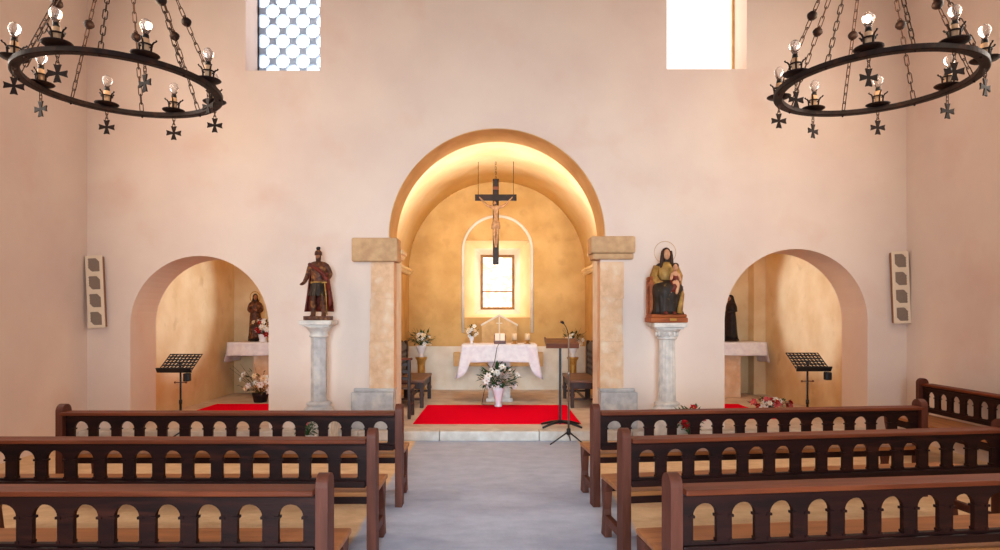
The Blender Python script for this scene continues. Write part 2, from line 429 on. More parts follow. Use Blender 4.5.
# stone piers of the chancel arch
def pier(s):
    def bx(x0, x1, y0, y1, z0, z1, mb, jit=.008):
        mb.box((min(s*x0, s*x1), y0, z0), (max(s*x0, s*x1), y1, z1))
    m = MB()
    z = .64
    hs = [.62, .55, .5]
    for k, h in enumerate(hs):
        z1 = z+h if k < 2 else 2.29
        w = [.03, .015, -.005][k] if s < 0 else [0, -.01, .01][k]
        bx(1.338, 1.64+w*0.6, YE-.02, YE+.2, z+.0006, z1-.0006, m); z = z1
    struct(m.build('pillar_shaft', M['stone_warm'], bevel=.003))
    m = MB()
    if s < 0:
        bx(1.285, 1.88, YE-.07, YE+.25, 2.29, 2.6, m)
    else:
        bx(1.215, 1.79, YE-.07, YE+.25, 2.40, 2.62, m); bx(1.24, 1.77, YE-.05, YE+.24, 2.32, 2.40, m)
    struct(m.build('pillar_capital', M['stone_cap'], bevel=.022))
    m = MB()
    bx(1.34, 1.89 if s < 0 else 1.82, YE-.05, YE+.2, FZ, .60, m); bx(1.335, 1.86 if s < 0 else 1.79, YE-.03, YE+.2, .60, .65, m)
    struct(m.build('pillar_plinth', M['stone_grey'], bevel=.015))
pier(-1); pier(1)

# ------------------------------------------------------------------ pews
PITCH, OW = .193, .118
def make_pew(length, label, group):
    """local: x along the bench from the aisle end, y towards the altar"""
    t = empty('pew', (0, 0, 0), label, 'pew', group)
    # end boards
    def end_board(x0):
        prof = [(-.055, 0), (.06, 0), (.06, .40), (.06, .797)] + arc(.0025, .797, .0575, 0, 180, 14)[1:-1] + [(-.055, .797)]
        m = MB(); m.prism([prof], x0, x0+.058, axis='yz')
        return m.build('end_board', M['pew_post'], t, bevel=.012)
    end_board(0); end_board(length-.058)
    m = MB()
    m.box((.058, -.095, .768), (length-.058, .035, .794))
    m.build('top_rail', M['pew_worn'], t, bevel=.006)
    # arcaded back
    n = 14
    x0 = (length-n*PITCH)/2
    zb, zs = .525, .650
    loops = [rect(.056, length-.056, .475, .762)]
    for k in range(n):
        c = x0+(k+.5)*PITCH
        loops.append([(c-OW/2, zb), (c+OW/2, zb)] + arc(c, zs, OW/2, 0, 180, 12))
    m = MB(); m.prism(loops, -.013, .013)
    for k in range(n):
        c = x0+(k+.5)*PITCH
        for q in (-1, 1):
            xx = c+q*(OW/2+.006)
            m.box((xx-.013, -.019, zs-.010), (xx+.013, .019, zs+.002))
            m.box((xx-.009, -.018, zb), (xx+.007, .018, zb+.012))
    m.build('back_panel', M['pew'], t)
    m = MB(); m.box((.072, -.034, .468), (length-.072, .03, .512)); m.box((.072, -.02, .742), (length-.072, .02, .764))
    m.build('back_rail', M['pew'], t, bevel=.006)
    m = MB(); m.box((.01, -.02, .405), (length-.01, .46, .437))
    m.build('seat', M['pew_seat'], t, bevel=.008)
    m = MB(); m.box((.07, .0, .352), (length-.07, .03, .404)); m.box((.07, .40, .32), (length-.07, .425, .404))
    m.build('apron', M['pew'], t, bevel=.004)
    for xx in (.012, length-.078):
        prof = [(.36, 0), (.46, 0), (.445, .06), (.425, .2), (.45, .33), (.455, .404), (.30, .404), (.36, .33), (.38, .2), (.365, .06)]
        m = MB(); m.prism([prof], xx, xx+.055, axis='yz'); m.box((xx+.006, .08, .10), (xx+.049, .375, .16))
        m.build('leg', M['pew_post'], t, bevel=.006)
    return t
def place(o, x, y, rz, label):
    o.location = (x, y, 0); o.rotation_euler = (0, 0, rz); o['label'] = label
PL = 2.88
proto = make_pew(PL, 'x', 'arcaded oak pews facing the altar')
# a pew on the left runs from its far end to the aisle
place(proto, -.79-PL, 5.165, 0, 'dark wooden pew with arcaded back, left of the aisle, row nearest the altar')
c = copy_tree(proto); place(c, -.79-PL, 4.055, 0, 'dark wooden pew with arcaded back, left of the aisle, middle of the three rows')
c = copy_tree(proto); place(c, -.785-PL, 2.905, 0, 'dark wooden pew with arcaded back, left of the aisle, row nearest the viewer')
c = copy_tree(proto); c.scale = (1.045, 1, 1); place(c, .795, 5.165, R(5.8), 'dark wooden pew with arcaded back, right of the aisle, row nearest the altar')
c = copy_tree(proto); place(c, .81, 4.055, R(7.5), 'dark wooden pew with arcaded back, right of the aisle, middle of the three rows')
c = copy_tree(proto); place(c, .80, 2.905, R(6.5), 'dark wooden pew with arcaded back, right of the aisle, row nearest the viewer')
c = copy_tree(proto); place(c, 5.03, 7.30-PL, R(90), 'dark wooden pew standing sideways along the right wall')

# ------------------------------------------------------------------ chandeliers
RR = .745; HUBZ = 1.82
def stadium(L, w):
    h = L/2-w/2; pts = []
    for i in range(5): pts.append((w/2*math.cos(R(180*i/4)), 0, h+w/2*math.sin(R(180*i/4))))
    for i in range(5): pts.append((w/2*math.cos(R(180+180*i/4)), 0, -h+w/2*math.sin(R(180+180*i/4))))
    return pts
def chandelier(loc, off, label, tilt):
    t = empty('chandelier', loc, label, 'chandelier', 'iron ring chandeliers')
    n = 96
    prof = [(-.036, -.020), (-.036, .016), (-.028, .020), (.028, .020), (.036, .016), (.036, -.020), (.028, -.024), (-.028, -.024)]
    vs, fs = [], []
    for i in range(n):
        a = 2*math.pi*i/n
        for u, w in prof: vs.append(((RR+u)*math.cos(a), (RR+u)*math.sin(a), w))
    K = len(prof)
    for i in range(n):
        j = (i+1) % n
        for k in range(K):
            fs.append((i*K+k, i*K+(k+1) % K, j*K+(k+1) % K, j*K+k))
    MB().raw(vs, fs).build('ring', M['iron'], t)
    # first candle holder, then copies
    h = bpy.data.objects.new('candle_holder', None); COL.objects.link(h); h.parent = t
    m = MB().lathe([(.008, .02), (.02, .022), (.09, .034), (.105, .045), (.103, .049), (.08, .042), (.03, .036), (.03, .05), (.004, .05)], 20)
    m.build('dish', M['iron'], h)
    m = MB()
    for k in range(4):
        a = R(90*k+45); ca, sa = math.cos(a), math.sin(a)
        m.tube([(.04*ca, .04*sa, .04), (.043*ca, .043*sa, .09), (.046*ca, .046*sa, .12), (.06*ca, .06*sa, .142), (.074*ca, .074*sa, .148), (.08*ca, .08*sa, .160)], [.008, .008, .008, .007, .006, .008], 6)
    m.tube([(.046*math.cos(R(a)), .046*math.sin(R(a)), .118) for a in range(0, 360, 24)], .007, 6, True)
    m.build('prong_cup', M['iron'], h)
    MB().lathe([(.004, .045), (.028, .046), (.028, .165), (.02, .17), (.004, .17)], 14).build('candle_sleeve', M['sleeve'], h)
    MB().lathe([(.004, .168), (.022, .17), (.024, .176), (.022, .198), (.004, .2)], 14).build('socket', M['black_metal'], h)
    b = MB().lathe([(.002, .196), (.018, .2), (.024, .215), (.038, .245), (.044, .265), (.041, .285), (.03, .305), (.016, .315), (.002, .318)], 16)
    b.build('bulb', M['glass'], h)
    # pendant cross
    x_ = bpy.data.objects.new('pendant_cross', None); COL.objects.link(x_); x_.parent = t
    s = .068; wv, ww = .010, .030
    pts = []
    for k in range(4):
        a = R(90*k)
        for (u, v_) in ((wv, wv), (s, ww*.0+.030), (s-.006, 0), (s, -.030)):
            pass
    outl = []
    for k in range(4):
        a = R(90*k); ca, sa = math.cos(a), math.sin(a)
        for u, v_ in ((.009, -.009), (s, -.026), (s-.006, 0), (s, .026)):
            outl.append((u*ca-v_*sa, u*sa+v_*ca))
    m = MB().prism([outl], -.006, .006, mat=Matrix.Translation((0, 0, -.175)))
    m.build('cross', M['iron'], x_)
    lk = MB()
    for q in range(3):
        lk.tube([Vector(p_)+Vector((0, 0, -.035-.036*q)) for p_ in stadium(.052, .022)], .0035, 5, True, Matrix.Rotation(R(90*q), 4, 'Z'))
    lk.build('hook_chain', M['chain'], x_)
    for k in range(8):
        a = R(off+45*k); ps = (RR*math.cos(a), RR*math.sin(a), 0)
        if k: hh = copy_tree(h, t); xx = copy_tree(x_, t)
        else: hh, xx = h, x_
        hh.location = ps; xx.location = ps
        hh.rotation_euler = (R(random.uniform(-3, 3)+tilt), R(random.uniform(-3, 3)), R(random.uniform(0, 90)))
        xx.rotation_euler = (0, 0, R(random.choice([-25, 10, 5, -10, 15, 25, -15, 0])))
    # chains to the hub
    L = math.hypot(RR, HUBZ)
    m = MB(); pit = .080; q = 0; d = .02
    while d < L-.05:
        m.tube([Vector(p_)+Vector((0, 0, d+.035)) for p_ in stadium(.098, .030)], .0046, 5, True, Matrix.Rotation(R(90*(q % 2)+25), 4, 'Z'))
        d += pit; q += 1
    ch = m.build('chain', M['chain'], t)
    bo = MB().lathe([(.003, -.045), (.012, -.04), (.03, -.028), (.043, -.008), (.043, .008), (.03, .028), (.012, .04), (.003, .045)], 12).build('boss', M['iron'], ch)
    bo.location = (0, 0, .35*L)
    at = MB().lathe([(.004, -.04), (.012, -.03), (.016, 0), (.012, .03), (.004, .03)], 8).build('ring_lug', M['iron'], ch)
    for k in range(8):
        a = R(off+22.5+45*k)
        cc = ch if k == 0 else copy_tree(ch, t)
        cc.location = (RR*math.cos(a), RR*math.sin(a), 0)
        dirv = Vector((-RR*math.cos(a), -RR*math.sin(a), HUBZ))
        cc.rotation_euler = dirv.to_track_quat('Z', 'Y').to_euler()
    MB().lathe([(.01, HUBZ-.08), (.05, HUBZ-.06), (.08, HUBZ), (.05, HUBZ+.05), (.012, HUBZ+.08), (.012, HT-loc[2]), (.003, HT-loc[2])], 14).build('hub', M['iron'], t)
    return t
chandelier((-3.21, 5.29, 3.56), -93, 'wrought iron ring chandelier with candle bulbs, hanging left of the aisle', 0)
chandelier((3.21, 5.24, 3.56), -79, 'wrought iron ring chandelier with candle bulbs, hanging right of the aisle', 2)

# ------------------------------------------------------------------ speakers on the wall
def speaker(x, z, label, name_rot):
    t = empty('column_speaker', (x, 7.9, z), label, 'loudspeaker', 'column loudspeakers on the end wall')
    MB().box((-.092, .03, -.455), (.092, .098, .455)).build('cabinet', M['speaker_edge'], t, bevel=.008)
    loops = [rect(-.108, .108, -.466, .466)]
    for k in range(4):
        zc = .345-.23*k
        c = .045; a, b2 = .072, .085
        loops.append([(-a, zc-b2+c), (-a+c, zc-b2), (a, zc-b2), (a, zc+b2-c), (a-c, zc+b2), (-a, zc+b2)])
    MB().prism(loops, .012, .030).build('front_plate', M['speaker'], t, bevel=.004)
    for k in range(4):
        zc = .345-.23*k
        g = MB().box((-.08, .018, zc-.09), (.08, .0299, zc+.09))
        for q in range(5): g.box((-.08, .013, zc-.07+q*.035-.006), (.08, .019, zc-.07+q*.035+.006))
        g.build('grille', M['grille'], t)
    t.rotation_euler = (0, R(name_rot), 0)
    return t
speaker(-5.175, 1.90, 'cream column loudspeaker with four grilles on the wall left of the left arch', -2.6)
speaker(5.205, 1.955, 'cream column loudspeaker with four grilles on the wall right of the right arch', -2.2)

# ------------------------------------------------------------------ stone columns that carry the statues
def stone_column(x, ztop, wide, label, ornate):
    t = empty('stone_column', (x, 7.60, 0), label, 'column')
    h = ztop
    MB().box((-.2, -.2, 0), (.2, .175, .40)).build('base', M['stone_white'], t, bevel=.012)
    m = MB().lathe([(.17, .40), (.18, .42), (.175, .45), (.145, .47), (.14, .49), (.155, .505), (.145, .525), (.11, .54)], 24)
    m.build('moulded_foot', M['stone_white'] if ornate else M['stone_grey'], t)
    if ornate:
        m = MB(); n = 32; rings = []
        vs, fs = [], []
        zs_ = [.53, .56, .8, h-.22, h-.19]
        for i, z in enumerate(zs_):
            for k in range(n):
                a = 2*math.pi*k/n; r = .108-.012*(z-.53)/(h-.7)
                if 0 < i < 4: r *= (1-.06*(k % 2))
                vs.append((r*math.cos(a), r*math.sin(a), z))
        for i in range(4):
            for k in range(n): fs.append((i*n+k, i*n+(k+1) % n, (i+1)*n+(k+1) % n, (i+1)*n+k))
        m.raw(vs, fs).build('shaft', M['stone_white'], t)
    else:
        m = MB().prism([[(.1*math.cos(R(45*k+22.5)), .1*math.sin(R(45*k+22.5))) for k in range(8)]], .53, h-.19, axis='xy')
        m.build('shaft', M['stone_grey'], t, bevel=.006)
    m = MB().lathe([(.10, h-.21), (.118, h-.20), (.118, h-.185), (.105, h-.175), (.115, h-.14), (.15, h-.10), (.165, h-.085), (.165, h-.075)], 24)
    if ornate:
        for k in range(12):
            a = 2*math.pi*k/12; m.ball((.125*math.cos(a), .125*math.sin(a), h-.135), .022, 1, 1, 1.7, 6)
    m.build('capital', M['stone_white'], t)
    m = MB().box((-wide, -.17, h-.055), (wide, .17, h)); m.box((-wide+.03, -.145, h-.08), (wide-.03, .145, h-.055))
    m.build('abacus', M['stone_white'], t, bevel=.008)
    return t
stone_column(-2.20, 1.535, .195, 'smooth octagonal grey stone column under the soldier statue', False)
stone_column(2.10, 1.505, .20, 'fluted pale stone column under the seated mother and child statue', True)

# ------------------------------------------------------------------ statues
def soldier(loc):
    t = empty('soldier_statue', loc, 'carved wooden statue of a standing Roman soldier in red cape, on the left column', 'statue')
    m = MB().box((-.15, -.13, 0), (.15, .11, .05)); m.box((-.045, -.134, .012), (.035, -.128, .038))
    m.build('base', M['st_brown'], t, bevel=.01)
    J = [(0,0,.46,.075,.06), (0,0,.55,.07,.055), (0,0,.64,.09,.06), (0,0,.695,.06,.045), (0,-.005,.725,.028), (0,-.012,.755,.036,.04), (0,-.014,.80,.036,.042), (0,-.01,.835,.025),
         (-.06,0,.42,.05), (-.065,-.01,.25,.038), (-.07,.01,.15,.036), (-.075,.015,.055,.022), (-.085,-.05,.045,.022),
         (.055,0,.42,.05), (.06,-.035,.25,.038), (.06,-.01,.15,.036), (.065,0,.055,.022), (.08,-.06,.045,.022),
         (-.10,0,.675,.042), (-.135,.01,.56,.033), (-.165,-.05,.46,.024), (-.185,-.085,.44,.018), (-.205,-.1,.435,.010),
         (.10,0,.675,.042), (.145,.02,.56,.033), (.11,-.06,.49,.025), (.085,-.085,.475,.020), (.07,-.095,.46,.012)]
    E_ = [(0,1),(1,2),(2,3),(3,4),(4,5),(5,6),(6,7),(0,8),(8,9),(9,10),(10,11),(11,12),(0,13),(13,14),(14,15),(15,16),(16,17),(3,18),(18,19),(19,20),(20,21),(21,22),(3,23),(23,24),(24,25),(25,26),(26,27)]
    skin_body('body', J, E_, M['st_brown'], t)
    # face, helmet, plume
    f = MB().ball((0, -.022, .785), .034, .9, .9, 1.25, 10)
    f.raw([(-.007,-.05,.775),(.007,-.05,.775),(0,-.064,.778),(0,-.05,.802)], [(0,1,2),(0,2,3),(1,3,2)])
    for s in (-1, 1): f.ball((s*.013, -.050, .797), .005)
    f.build('face', M['skin_dark'], t)
    b = MB().ball((0, -.038, .744), .022, 1, .7, .8, 8); b.build('beard', M['st_hair'], t)
    hm = MB().lathe([(.042, .805), (.045, .82), (.044, .84), (.030, .858), (.012, .868), (.002, .87)], 16, Matrix.Translation((0, -.012, 0)))
    hm.tube([(.043*math.cos(R(a)), -.012+.043*math.sin(R(a)), .806) for a in range(0, 360, 20)], .005, 6, True)
    h = hm.build('helmet', M['st_brown'], t)
    MB().loft([(0,-.01,.86,.014,.014), (0,-.012,.875,.026,.022), (0,-.012,.895,.028,.024), (.004,-.01,.907,.016,.016)], 12).build('plume', M['st_black'], h)
    # cuirass and strapped skirt
    MB().loft([(0,-.004,.455,.098,.08), (0,-.004,.50,.09,.075), (0,-.006,.56,.092,.078), (0,-.006,.63,.112,.085), (0,-.004,.68,.10,.07), (0,-.003,.705,.055,.05)], 20).build('cuirass', M['st_brown'], t)
    m = MB()
    for k in range(14):
        a = 2*math.pi*k/14; Mx = Matrix.Rotation(a, 4, 'Z')
        m.raw([(.088,-.021,.46),(.088,.021,.46),(.125,.024,.30),(.125,-.024,.30),(.080,-.02,.46),(.080,.02,.46),(.113,.023,.30),(.113,-.023,.30)],
              [(0,1,2,3),(7,6,5,4),(0,3,7,4),(1,5,6,2),(3,2,6,7),(0,4,5,1)], Mx)
    m.build('strap_skirt', M['st_dark'], t)
    m = MB().loft([(0,0,.45,.102,.084), (0,0,.475,.102,.084)], 20); m.build('belt', M['st_gold'], t)
    # boots
    m = MB()
    for s, yy in ((-1, .01), (1, -.012)):
        m.loft([(s*.07,yy-.02,.036,.03,.06), (s*.07,yy-.01,.06,.028,.05), (s*.068,yy,.10,.03,.032), (s*.066,yy,.17,.038,.038), (s*.064,yy,.20,.042,.042)], 12)
    m.build('boots', M['st_brown'], t)
    # cape: a folded sheet over the shoulders, longer behind
    vs, fs = [], []; nu, nv = 26, 12
    for j in range(nv+1):
        v = j/nv
        z = .705-.60*v
        for i in range(nu+1):
            u = i/nu; a = R(-35+250*u)
            wob = 1+.10*v*math.sin(u*34)
            rx = (.105+.065*v)*wob; ry = (.06+.07*v)*wob
            zz = z+ (.16*v if a < R(15) else 0)*(1-abs(a)/R(50) if a < R(15) else 0)
            vs.append((rx*math.cos(a), ry*math.sin(a)*(1 if math.sin(a) > 0 else .7)+.012, zz))
    for j in range(nv):
        for i in range(nu):
            fs.append((j*(nu+1)+i, j*(nu+1)+i+1, (j+1)*(nu+1)+i+1, (j+1)*(nu+1)+i))
    o = MB().raw(vs, fs, None, True).build('cape', M['st_red'], t)
    so = o.modifiers.new('solid', 'SOLIDIFY'); so.thickness = .01
    m = MB().tube([(-.10,-.05,.69), (-.05,-.085,.655), (.02,-.095,.62), (.085,-.085,.56), (.12,-.055,.48), (.125,-.05,.36)], [.022,.024,.024,.026,.028,.018], 8)
    m.build('cape_fold', M['st_red'], t)
    m = MB().tube([(.10,-.10,.47), (.118,-.095,.30), (.13,-.09,.06)], [.010,.008,.006], 6); m.box((.075,-.108,.455), (.13,-.092,.468))
    m.build('sword', M['st_gold'], t)
    return t
soldier((-2.21, 7.62, 1.537))

def face_bits(mb, c, s, turn=0):
    Mx = Matrix.Translation(c) @ Matrix.Rotation(turn, 4, 'Z') @ Matrix.Diagonal((s, s, s, 1))
    mb.ball((0,0,0), .05, .82, .95, 1.2, 10, Mx)
    mb.raw([(-.01,-.046,-.012),(.01,-.046,-.012),(0,-.064,-.008),(0,-.047,.022)], [(0,1,2),(0,2,3),(1,3,2)], Mx)
    for q in (-1, 1): mb.ball((q*.017, -.044, .012), .006, 1, .6, .7, 6, Mx)
    mb.ball((0, -.045, -.028), .011, 1, .5, .4, 6, Mx)
    for q in (-1, 1): mb.ball((q*.042, .0, .0), .010, .5, .8, 1.4, 6, Mx)

def madonna(loc):
    t = empty('mother_and_child_statue', loc, 'painted wooden statue of a seated mother with child on her lap, on the right column', 'statue')
    m = MB().box((-.215, -.17, 0), (.205, .15, .055)); m.box((-.205, -.16, .055), (.195, .14, .09)); 
    m.build('base', M['st_orange'], t, bevel=.012)
    m = MB().box((.0, -.174, .02), (.075, -.169, .045)); m.build('name_plate', M['brass'], t)
    m = MB()
    for sx in (-.195, .115):
        for sy in (-.06, .11):
            m.box((sx, sy, .09), (sx+.05, sy+.045, .46)); m.ball((sx+.025, sy+.022, .475), .028)
        m.box((sx+.005, -.03, .40), (sx+.045, .12, .44))
    m.box((-.17, -.05, .09), (.14, .13, .30)); m.box((-.17, .11, .30), (.14, .14, .46))
    m.build('throne', M['st_orange'], t, bevel=.006)
    # body
    J = [(0,.03,.36,.085,.075), (0,.03,.46,.07,.06), (0,.02,.56,.085,.06), (0,.02,.615,.06,.045), (0,.005,.65,.026), (0,-.01,.68,.030), (0,-.014,.73,.034),
         (-.07,-.03,.36,.07), (-.085,-.14,.35,.06), (-.08,-.13,.22,.05), (-.075,-.125,.12,.04), (-.075,-.155,.10,.02),
         (.07,-.03,.36,.07), (.085,-.14,.35,.06), (.08,-.13,.22,.05), (.075,-.125,.12,.04), (.075,-.155,.10,.02),
         (-.095,.02,.60,.045), (-.135,.0,.50,.038), (-.08,-.09,.42,.028), (-.035,-.125,.40,.020), (-.01,-.135,.385,.012),
         (.095,.02,.60,.045), (.145,.0,.50,.038), (.12,-.09,.43,.028), (.10,-.125,.43,.020), (.085,-.135,.42,.012)]
    E_ = [(0,1),(1,2),(2,3),(3,4),(4,5),(5,6),(0,7),(7,8),(8,9),(9,10),(10,11),(0,12),(12,13),(13,14),(14,15),(15,16),(3,17),(17,18),(18,19),(19,20),(20,21),(3,22),(22,23),(23,24),(24,25),(25,26)]
    skin_body('body', J, E_, M['st_dark'], t)
    m = MB(); face_bits(m, (0, -.028, .735), .95); m.build('face', M['skin'], t)
    m = MB()
    for px, py, pz, sx in ((-.02, -.135, .395, 1), (.09, -.135, .425, -1)):
        m.ball((px, py, pz), .022, 1.1, .7, .8, 8)
        for q in range(4): m.tube([(px+sx*.008, py-.004, pz+.012-.008*q), (px+sx*.030, py-.012, pz+.010-.008*q), (px+sx*(.040+.004*(q in (1, 2))), py-.006, pz+.004-.008*q)], [.006,.0055,.004], 6)
        m.tube([(px, py, pz+.014), (px+sx*.014, py-.012, pz+.026)], [.006,.004], 6)
    m.build('hands', M['skin'], t)
    # long hair / veil
    m = MB().loft([(0,.04,.50,.105,.05), (0,.035,.58,.085,.05), (0,.03,.65,.066,.05), (0,.022,.72,.06,.048), (0,.012,.77,.055,.047), (0,.004,.80,.036,.036), (0,0,.812,.012,.014)], 18, fold=.03, folds=11)
    for s in (-1, 1): m.tube([(s*.045,-.03,.775), (s*.052,-.03,.72), (s*.058,-.03,.65), (s*.07,-.035,.56)], [.016,.02,.02,.008], 8)
    m.build('hair', M['st_hair'], t)
    # robe over the lap down to the base
    m = MB().loft([(0,-.07,.09,.185,.105), (0,-.075,.13,.165,.095), (0,-.08,.22,.160,.105), (0,-.085,.31,.172,.125), (0,-.08,.385,.170,.130), (0,-.05,.43,.14,.115), (0,0,.46,.10,.08)], 40, fold=.07, folds=9)
    m.build('robe', M['st_dark'], t)
    for s in (-1, 1):
        m = MB().loft([(s*.05,-.175,.088,.025,.03), (s*.05,-.18,.105,.022,.026), (s*.05,-.17,.12,.014,.016)], 10)
        m.build('shoe', M['st_red'], t)
    m = MB().loft([(0,.012,.44,.10,.085), (0,.01,.50,.098,.08), (0,.01,.58,.112,.075), (0,.014,.63,.085,.06), (0,.012,.655,.045,.045)], 24, fold=.03, folds=10)
    for s in (-1, 1): m.tube([(s*.10,.015,.60), (s*.145,-.005,.50), (s*.115,-.08,.43), (s*.07,-.115,.41)], [.048,.046,.040,.032], 10)
    m.build('bodice', M['st_gold'], t)
    # mantle edge falling at her left knee
    m = MB().tube([(.12,-.10,.40), (.14,-.155,.30), (.12,-.165,.18), (.11,-.16,.10)], [.02,.026,.03,.034], 8); m.build('mantle_fold', M['st_gold'], t)
    hp = [(  .125*math.cos(R(a)), .05, .765+.120*math.sin(R(a))) for a in range(0, 360, 9)]
    MB().tube(hp, .0028, 6, True).build('halo', M['brass'], t)
    # the child, seated on her left knee
    J = [(.095,-.115,.47,.04), (.10,-.11,.53,.038), (.105,-.105,.575,.03), (.107,-.11,.60,.016), (.108,-.115,.63,.026), (.108,-.115,.655,.024),
         (.07,-.16,.455,.028), (.045,-.175,.39,.022), (.04,-.19,.36,.012), (.12,-.165,.45,.028), (.10,-.19,.38,.022), (.095,-.205,.355,.012),
         (.07,-.12,.565,.022), (.05,-.15,.52,.018), (.04,-.165,.51,.01), (.14,-.115,.56,.022), (.155,-.145,.51,.018), (.15,-.165,.50,.01)]
    E_ = [(0,1),(1,2),(2,3),(3,4),(4,5),(0,6),(6,7),(7,8),(0,9),(9,10),(10,11),(2,12),(12,13),(13,14),(2,15),(15,16),(16,17)]
    J = [(a-.035, b-.012, c_-.055)+tuple(r_) for a, b, c_, *r_ in J]
    ch = skin_body('child', J, E_, M['skin'], t)
    m = MB(); face_bits(m, (.071, -.137, .590), .68, R(-20)); m.build('child_face', M['skin'], ch)
    m = MB().ball((.075, -.120, .606), .040, 1, 1, .85, 10); m.build('child_hair', M['st_hair'], ch)
    m = MB().loft([(.035,-.172,.325,.064,.045), (.045,-.165,.38,.062,.048), (.058,-.135,.435,.05,.045), (.065,-.122,.495,.046,.042), (.069,-.117,.53,.028,.026)], 16, fold=.05, folds=7)
    m.build('child_tunic', M['st_red'], ch)
    return t
mo = madonna((2.09, 7.60, 1.507)); mo.scale = (1.0, 1.0, 1.13)
mo.scale = (1.08, .98, 1.14)

def robed_figure(loc, rz, label, h, mats, child=False):
    """carved standing figure in a long robe: base, body, robe, veil, face, hands, halo"""
    t = empty('robed_statue', loc, label, 'statue', rz=rz)
    k = h
    S = Matrix.Diagonal((k, k, k, 1))
    MB().lathe([(.17, 0), (.18, .02), (.16, .05), (.15, .055), (.003, .055)], 8, S, False).build('base', mats[3], t)
    m = MB().loft([(0,0,.05,.17,.13), (0,0,.12,.155,.12), (0,0,.30,.14,.105), (0,0,.50,.13,.095), (0,0,.60,.115,.085), (0,0,.72,.15,.09), (0,0,.79,.12,.075), (0,0,.825,.05,.045)], 36, S, fold=.09, folds=8)
    m.build('robe', mats[0], t)
    J = [(0,0,.55*k,.08*k), (0,0,.70*k,.09*k), (0,0,.78*k,.06*k), (0,-.005*k,.83*k,.03*k), (0,-.012*k,.88*k,.045*k), (0,-.012*k,.93*k,.04*k),
         (-.12*k,0,.77*k,.045*k), (-.165*k,-.02*k,.64*k,.045*k), (-.08*k,-.11*k,.60*k,.035*k), (-.02*k,-.14*k,.63*k,.02*k),
         (.12*k,0,.77*k,.045*k), (.165*k,-.02*k,.64*k,.045*k), (.08*k,-.11*k,.60*k,.035*k), (.02*k,-.14*k,.63*k,.02*k)]
    skin_body('body', J, [(0,1),(1,2),(2,3),(3,4),(4,5),(2,6),(6,7),(7,8),(8,9),(2,10),(10,11),(11,12),(12,13)], mats[0], t)
    m = MB(); face_bits(m, (0, -.025*k, .90*k), k*1.0); m.build('face', mats[1], t)
    m = MB().loft([(0,.03,.62,.15,.085), (0,.03,.72,.145,.08), (0,.025,.80,.10,.07), (0,.02,.88,.068,.062), (0,.012,.94,.06,.056), (0,.006,.975,.035,.035), (0,0,.985,.01,.01)], 20, S, fold=.04, folds=9)
    m.build('veil', mats[2], t)
    m = MB()
    for s in (-1, 1):
        m.ball((s*.014*k, -.15*k, .645*k), .022*k, .6, .7, 1.4, 8)
        for q in range(4): m.tube([(s*.012*k, (-.145-.008*q)*k, .66*k), (s*.006*k, (-.15-.008*q)*k, .70*k)], .005*k, 5)
        m.tube([(s*.018*k, -.14*k, .65*k), (s*.014*k, -.128*k, .68*k)], .005*k, 5)
    m.build('hands', mats[1], t)
    return t
st1 = robed_figure((-4.42, 11.25, 1.125), R(25), 'small dark robed statue with halo ring on the left chapel altar', .88, (M['st_brown'], M['skin_dark'], M['st_black'], M['st_black']))
st1.scale = (.82, .9, 1)
hp = [(.105*math.cos(R(a)), .07, .80+.105*math.sin(R(a))) for a in range(0, 360, 10)]
MB().tube(hp, .009, 6, True).build('halo', M['brass'], st1)
st2 = robed_figure((4.27, 11.25, 1.125), R(-70), 'dark robed statue in profile on the right chapel altar', .86, (M['st_black'], M['skin_dark'], M['st_black'], M['st_black']))

# ------------------------------------------------------------------ crucifix hanging in the chancel
cr = empty('hanging_crucifix', (-.02, 10.5, 2.46), 'dark wooden crucifix with pale carved figure, hung from the vault on wires', 'crucifix')
m = MB().box((-.052, -.022, 0), (.052, .022, 1.46)); m.build('upright', M['st_black'], cr, bevel=.005)
MB().box((-.355, -.030, 1.09), (.355, .014, 1.195)).build('cross_beam', M['st_black'], cr, bevel=.005)
MB().box((-.05, -.04, 1.275), (.05, -.022, 1.325)).build('title_board', M['desk_wood'], cr)
J = [(0,-.06,.62,.055,.045), (0,-.065,.75,.045,.04), (.0,-.07,.88,.065,.045), (0,-.06,.94,.045,.035), (-.012,-.075,.975,.022), (-.022,-.095,1.005,.032,.034), (-.024,-.10,1.04,.030,.03),
     (-.035,-.065,.58,.04), (-.03,-.10,.43,.032), (-.025,-.065,.28,.026), (-.01,-.05,.17,.018), (-.005,-.08,.12,.014),
     (.035,-.065,.58,.04), (.035,-.10,.43,.032), (.025,-.065,.28,.026), (.012,-.05,.17,.018), (.008,-.08,.12,.014),
     (-.08,-.055,.94,.034), (-.18,-.05,.985,.024), (-.285,-.045,1.10,.016), (-.315,-.045,1.135,.014), (-.33,-.05,1.155,.008),
     (.08,-.055,.94,.034), (.18,-.05,.985,.024), (.285,-.045,1.10,.016), (.315,-.045,1.135,.014), (.33,-.05,1.155,.008)]
E_ = [(0,1),(1,2),(2,3),(3,4),(4,5),(5,6),(0,7),(7,8),(8,9),(9,10),(10,11),(0,12),(12,13),(13,14),(14,15),(15,16),(3,17),(17,18),(18,19),(19,20),(20,21),(3,22),(22,23),(23,24),(24,25),(25,26)]
fig = skin_body('carved_figure', J, E_, M['ivory'], cr)
m = MB(); face_bits(m, (-.024, -.115, 1.015), .62, R(15)); m.build('face', M['ivory'], fig)
MB().loft([(-.024,-.08,.97,.035,.03), (-.024,-.085,1.03,.042,.036), (-.024,-.09,1.06,.03,.03), (-.024,-.09,1.07,.01,.01)], 14).build('hair', M['st_hair'], fig)
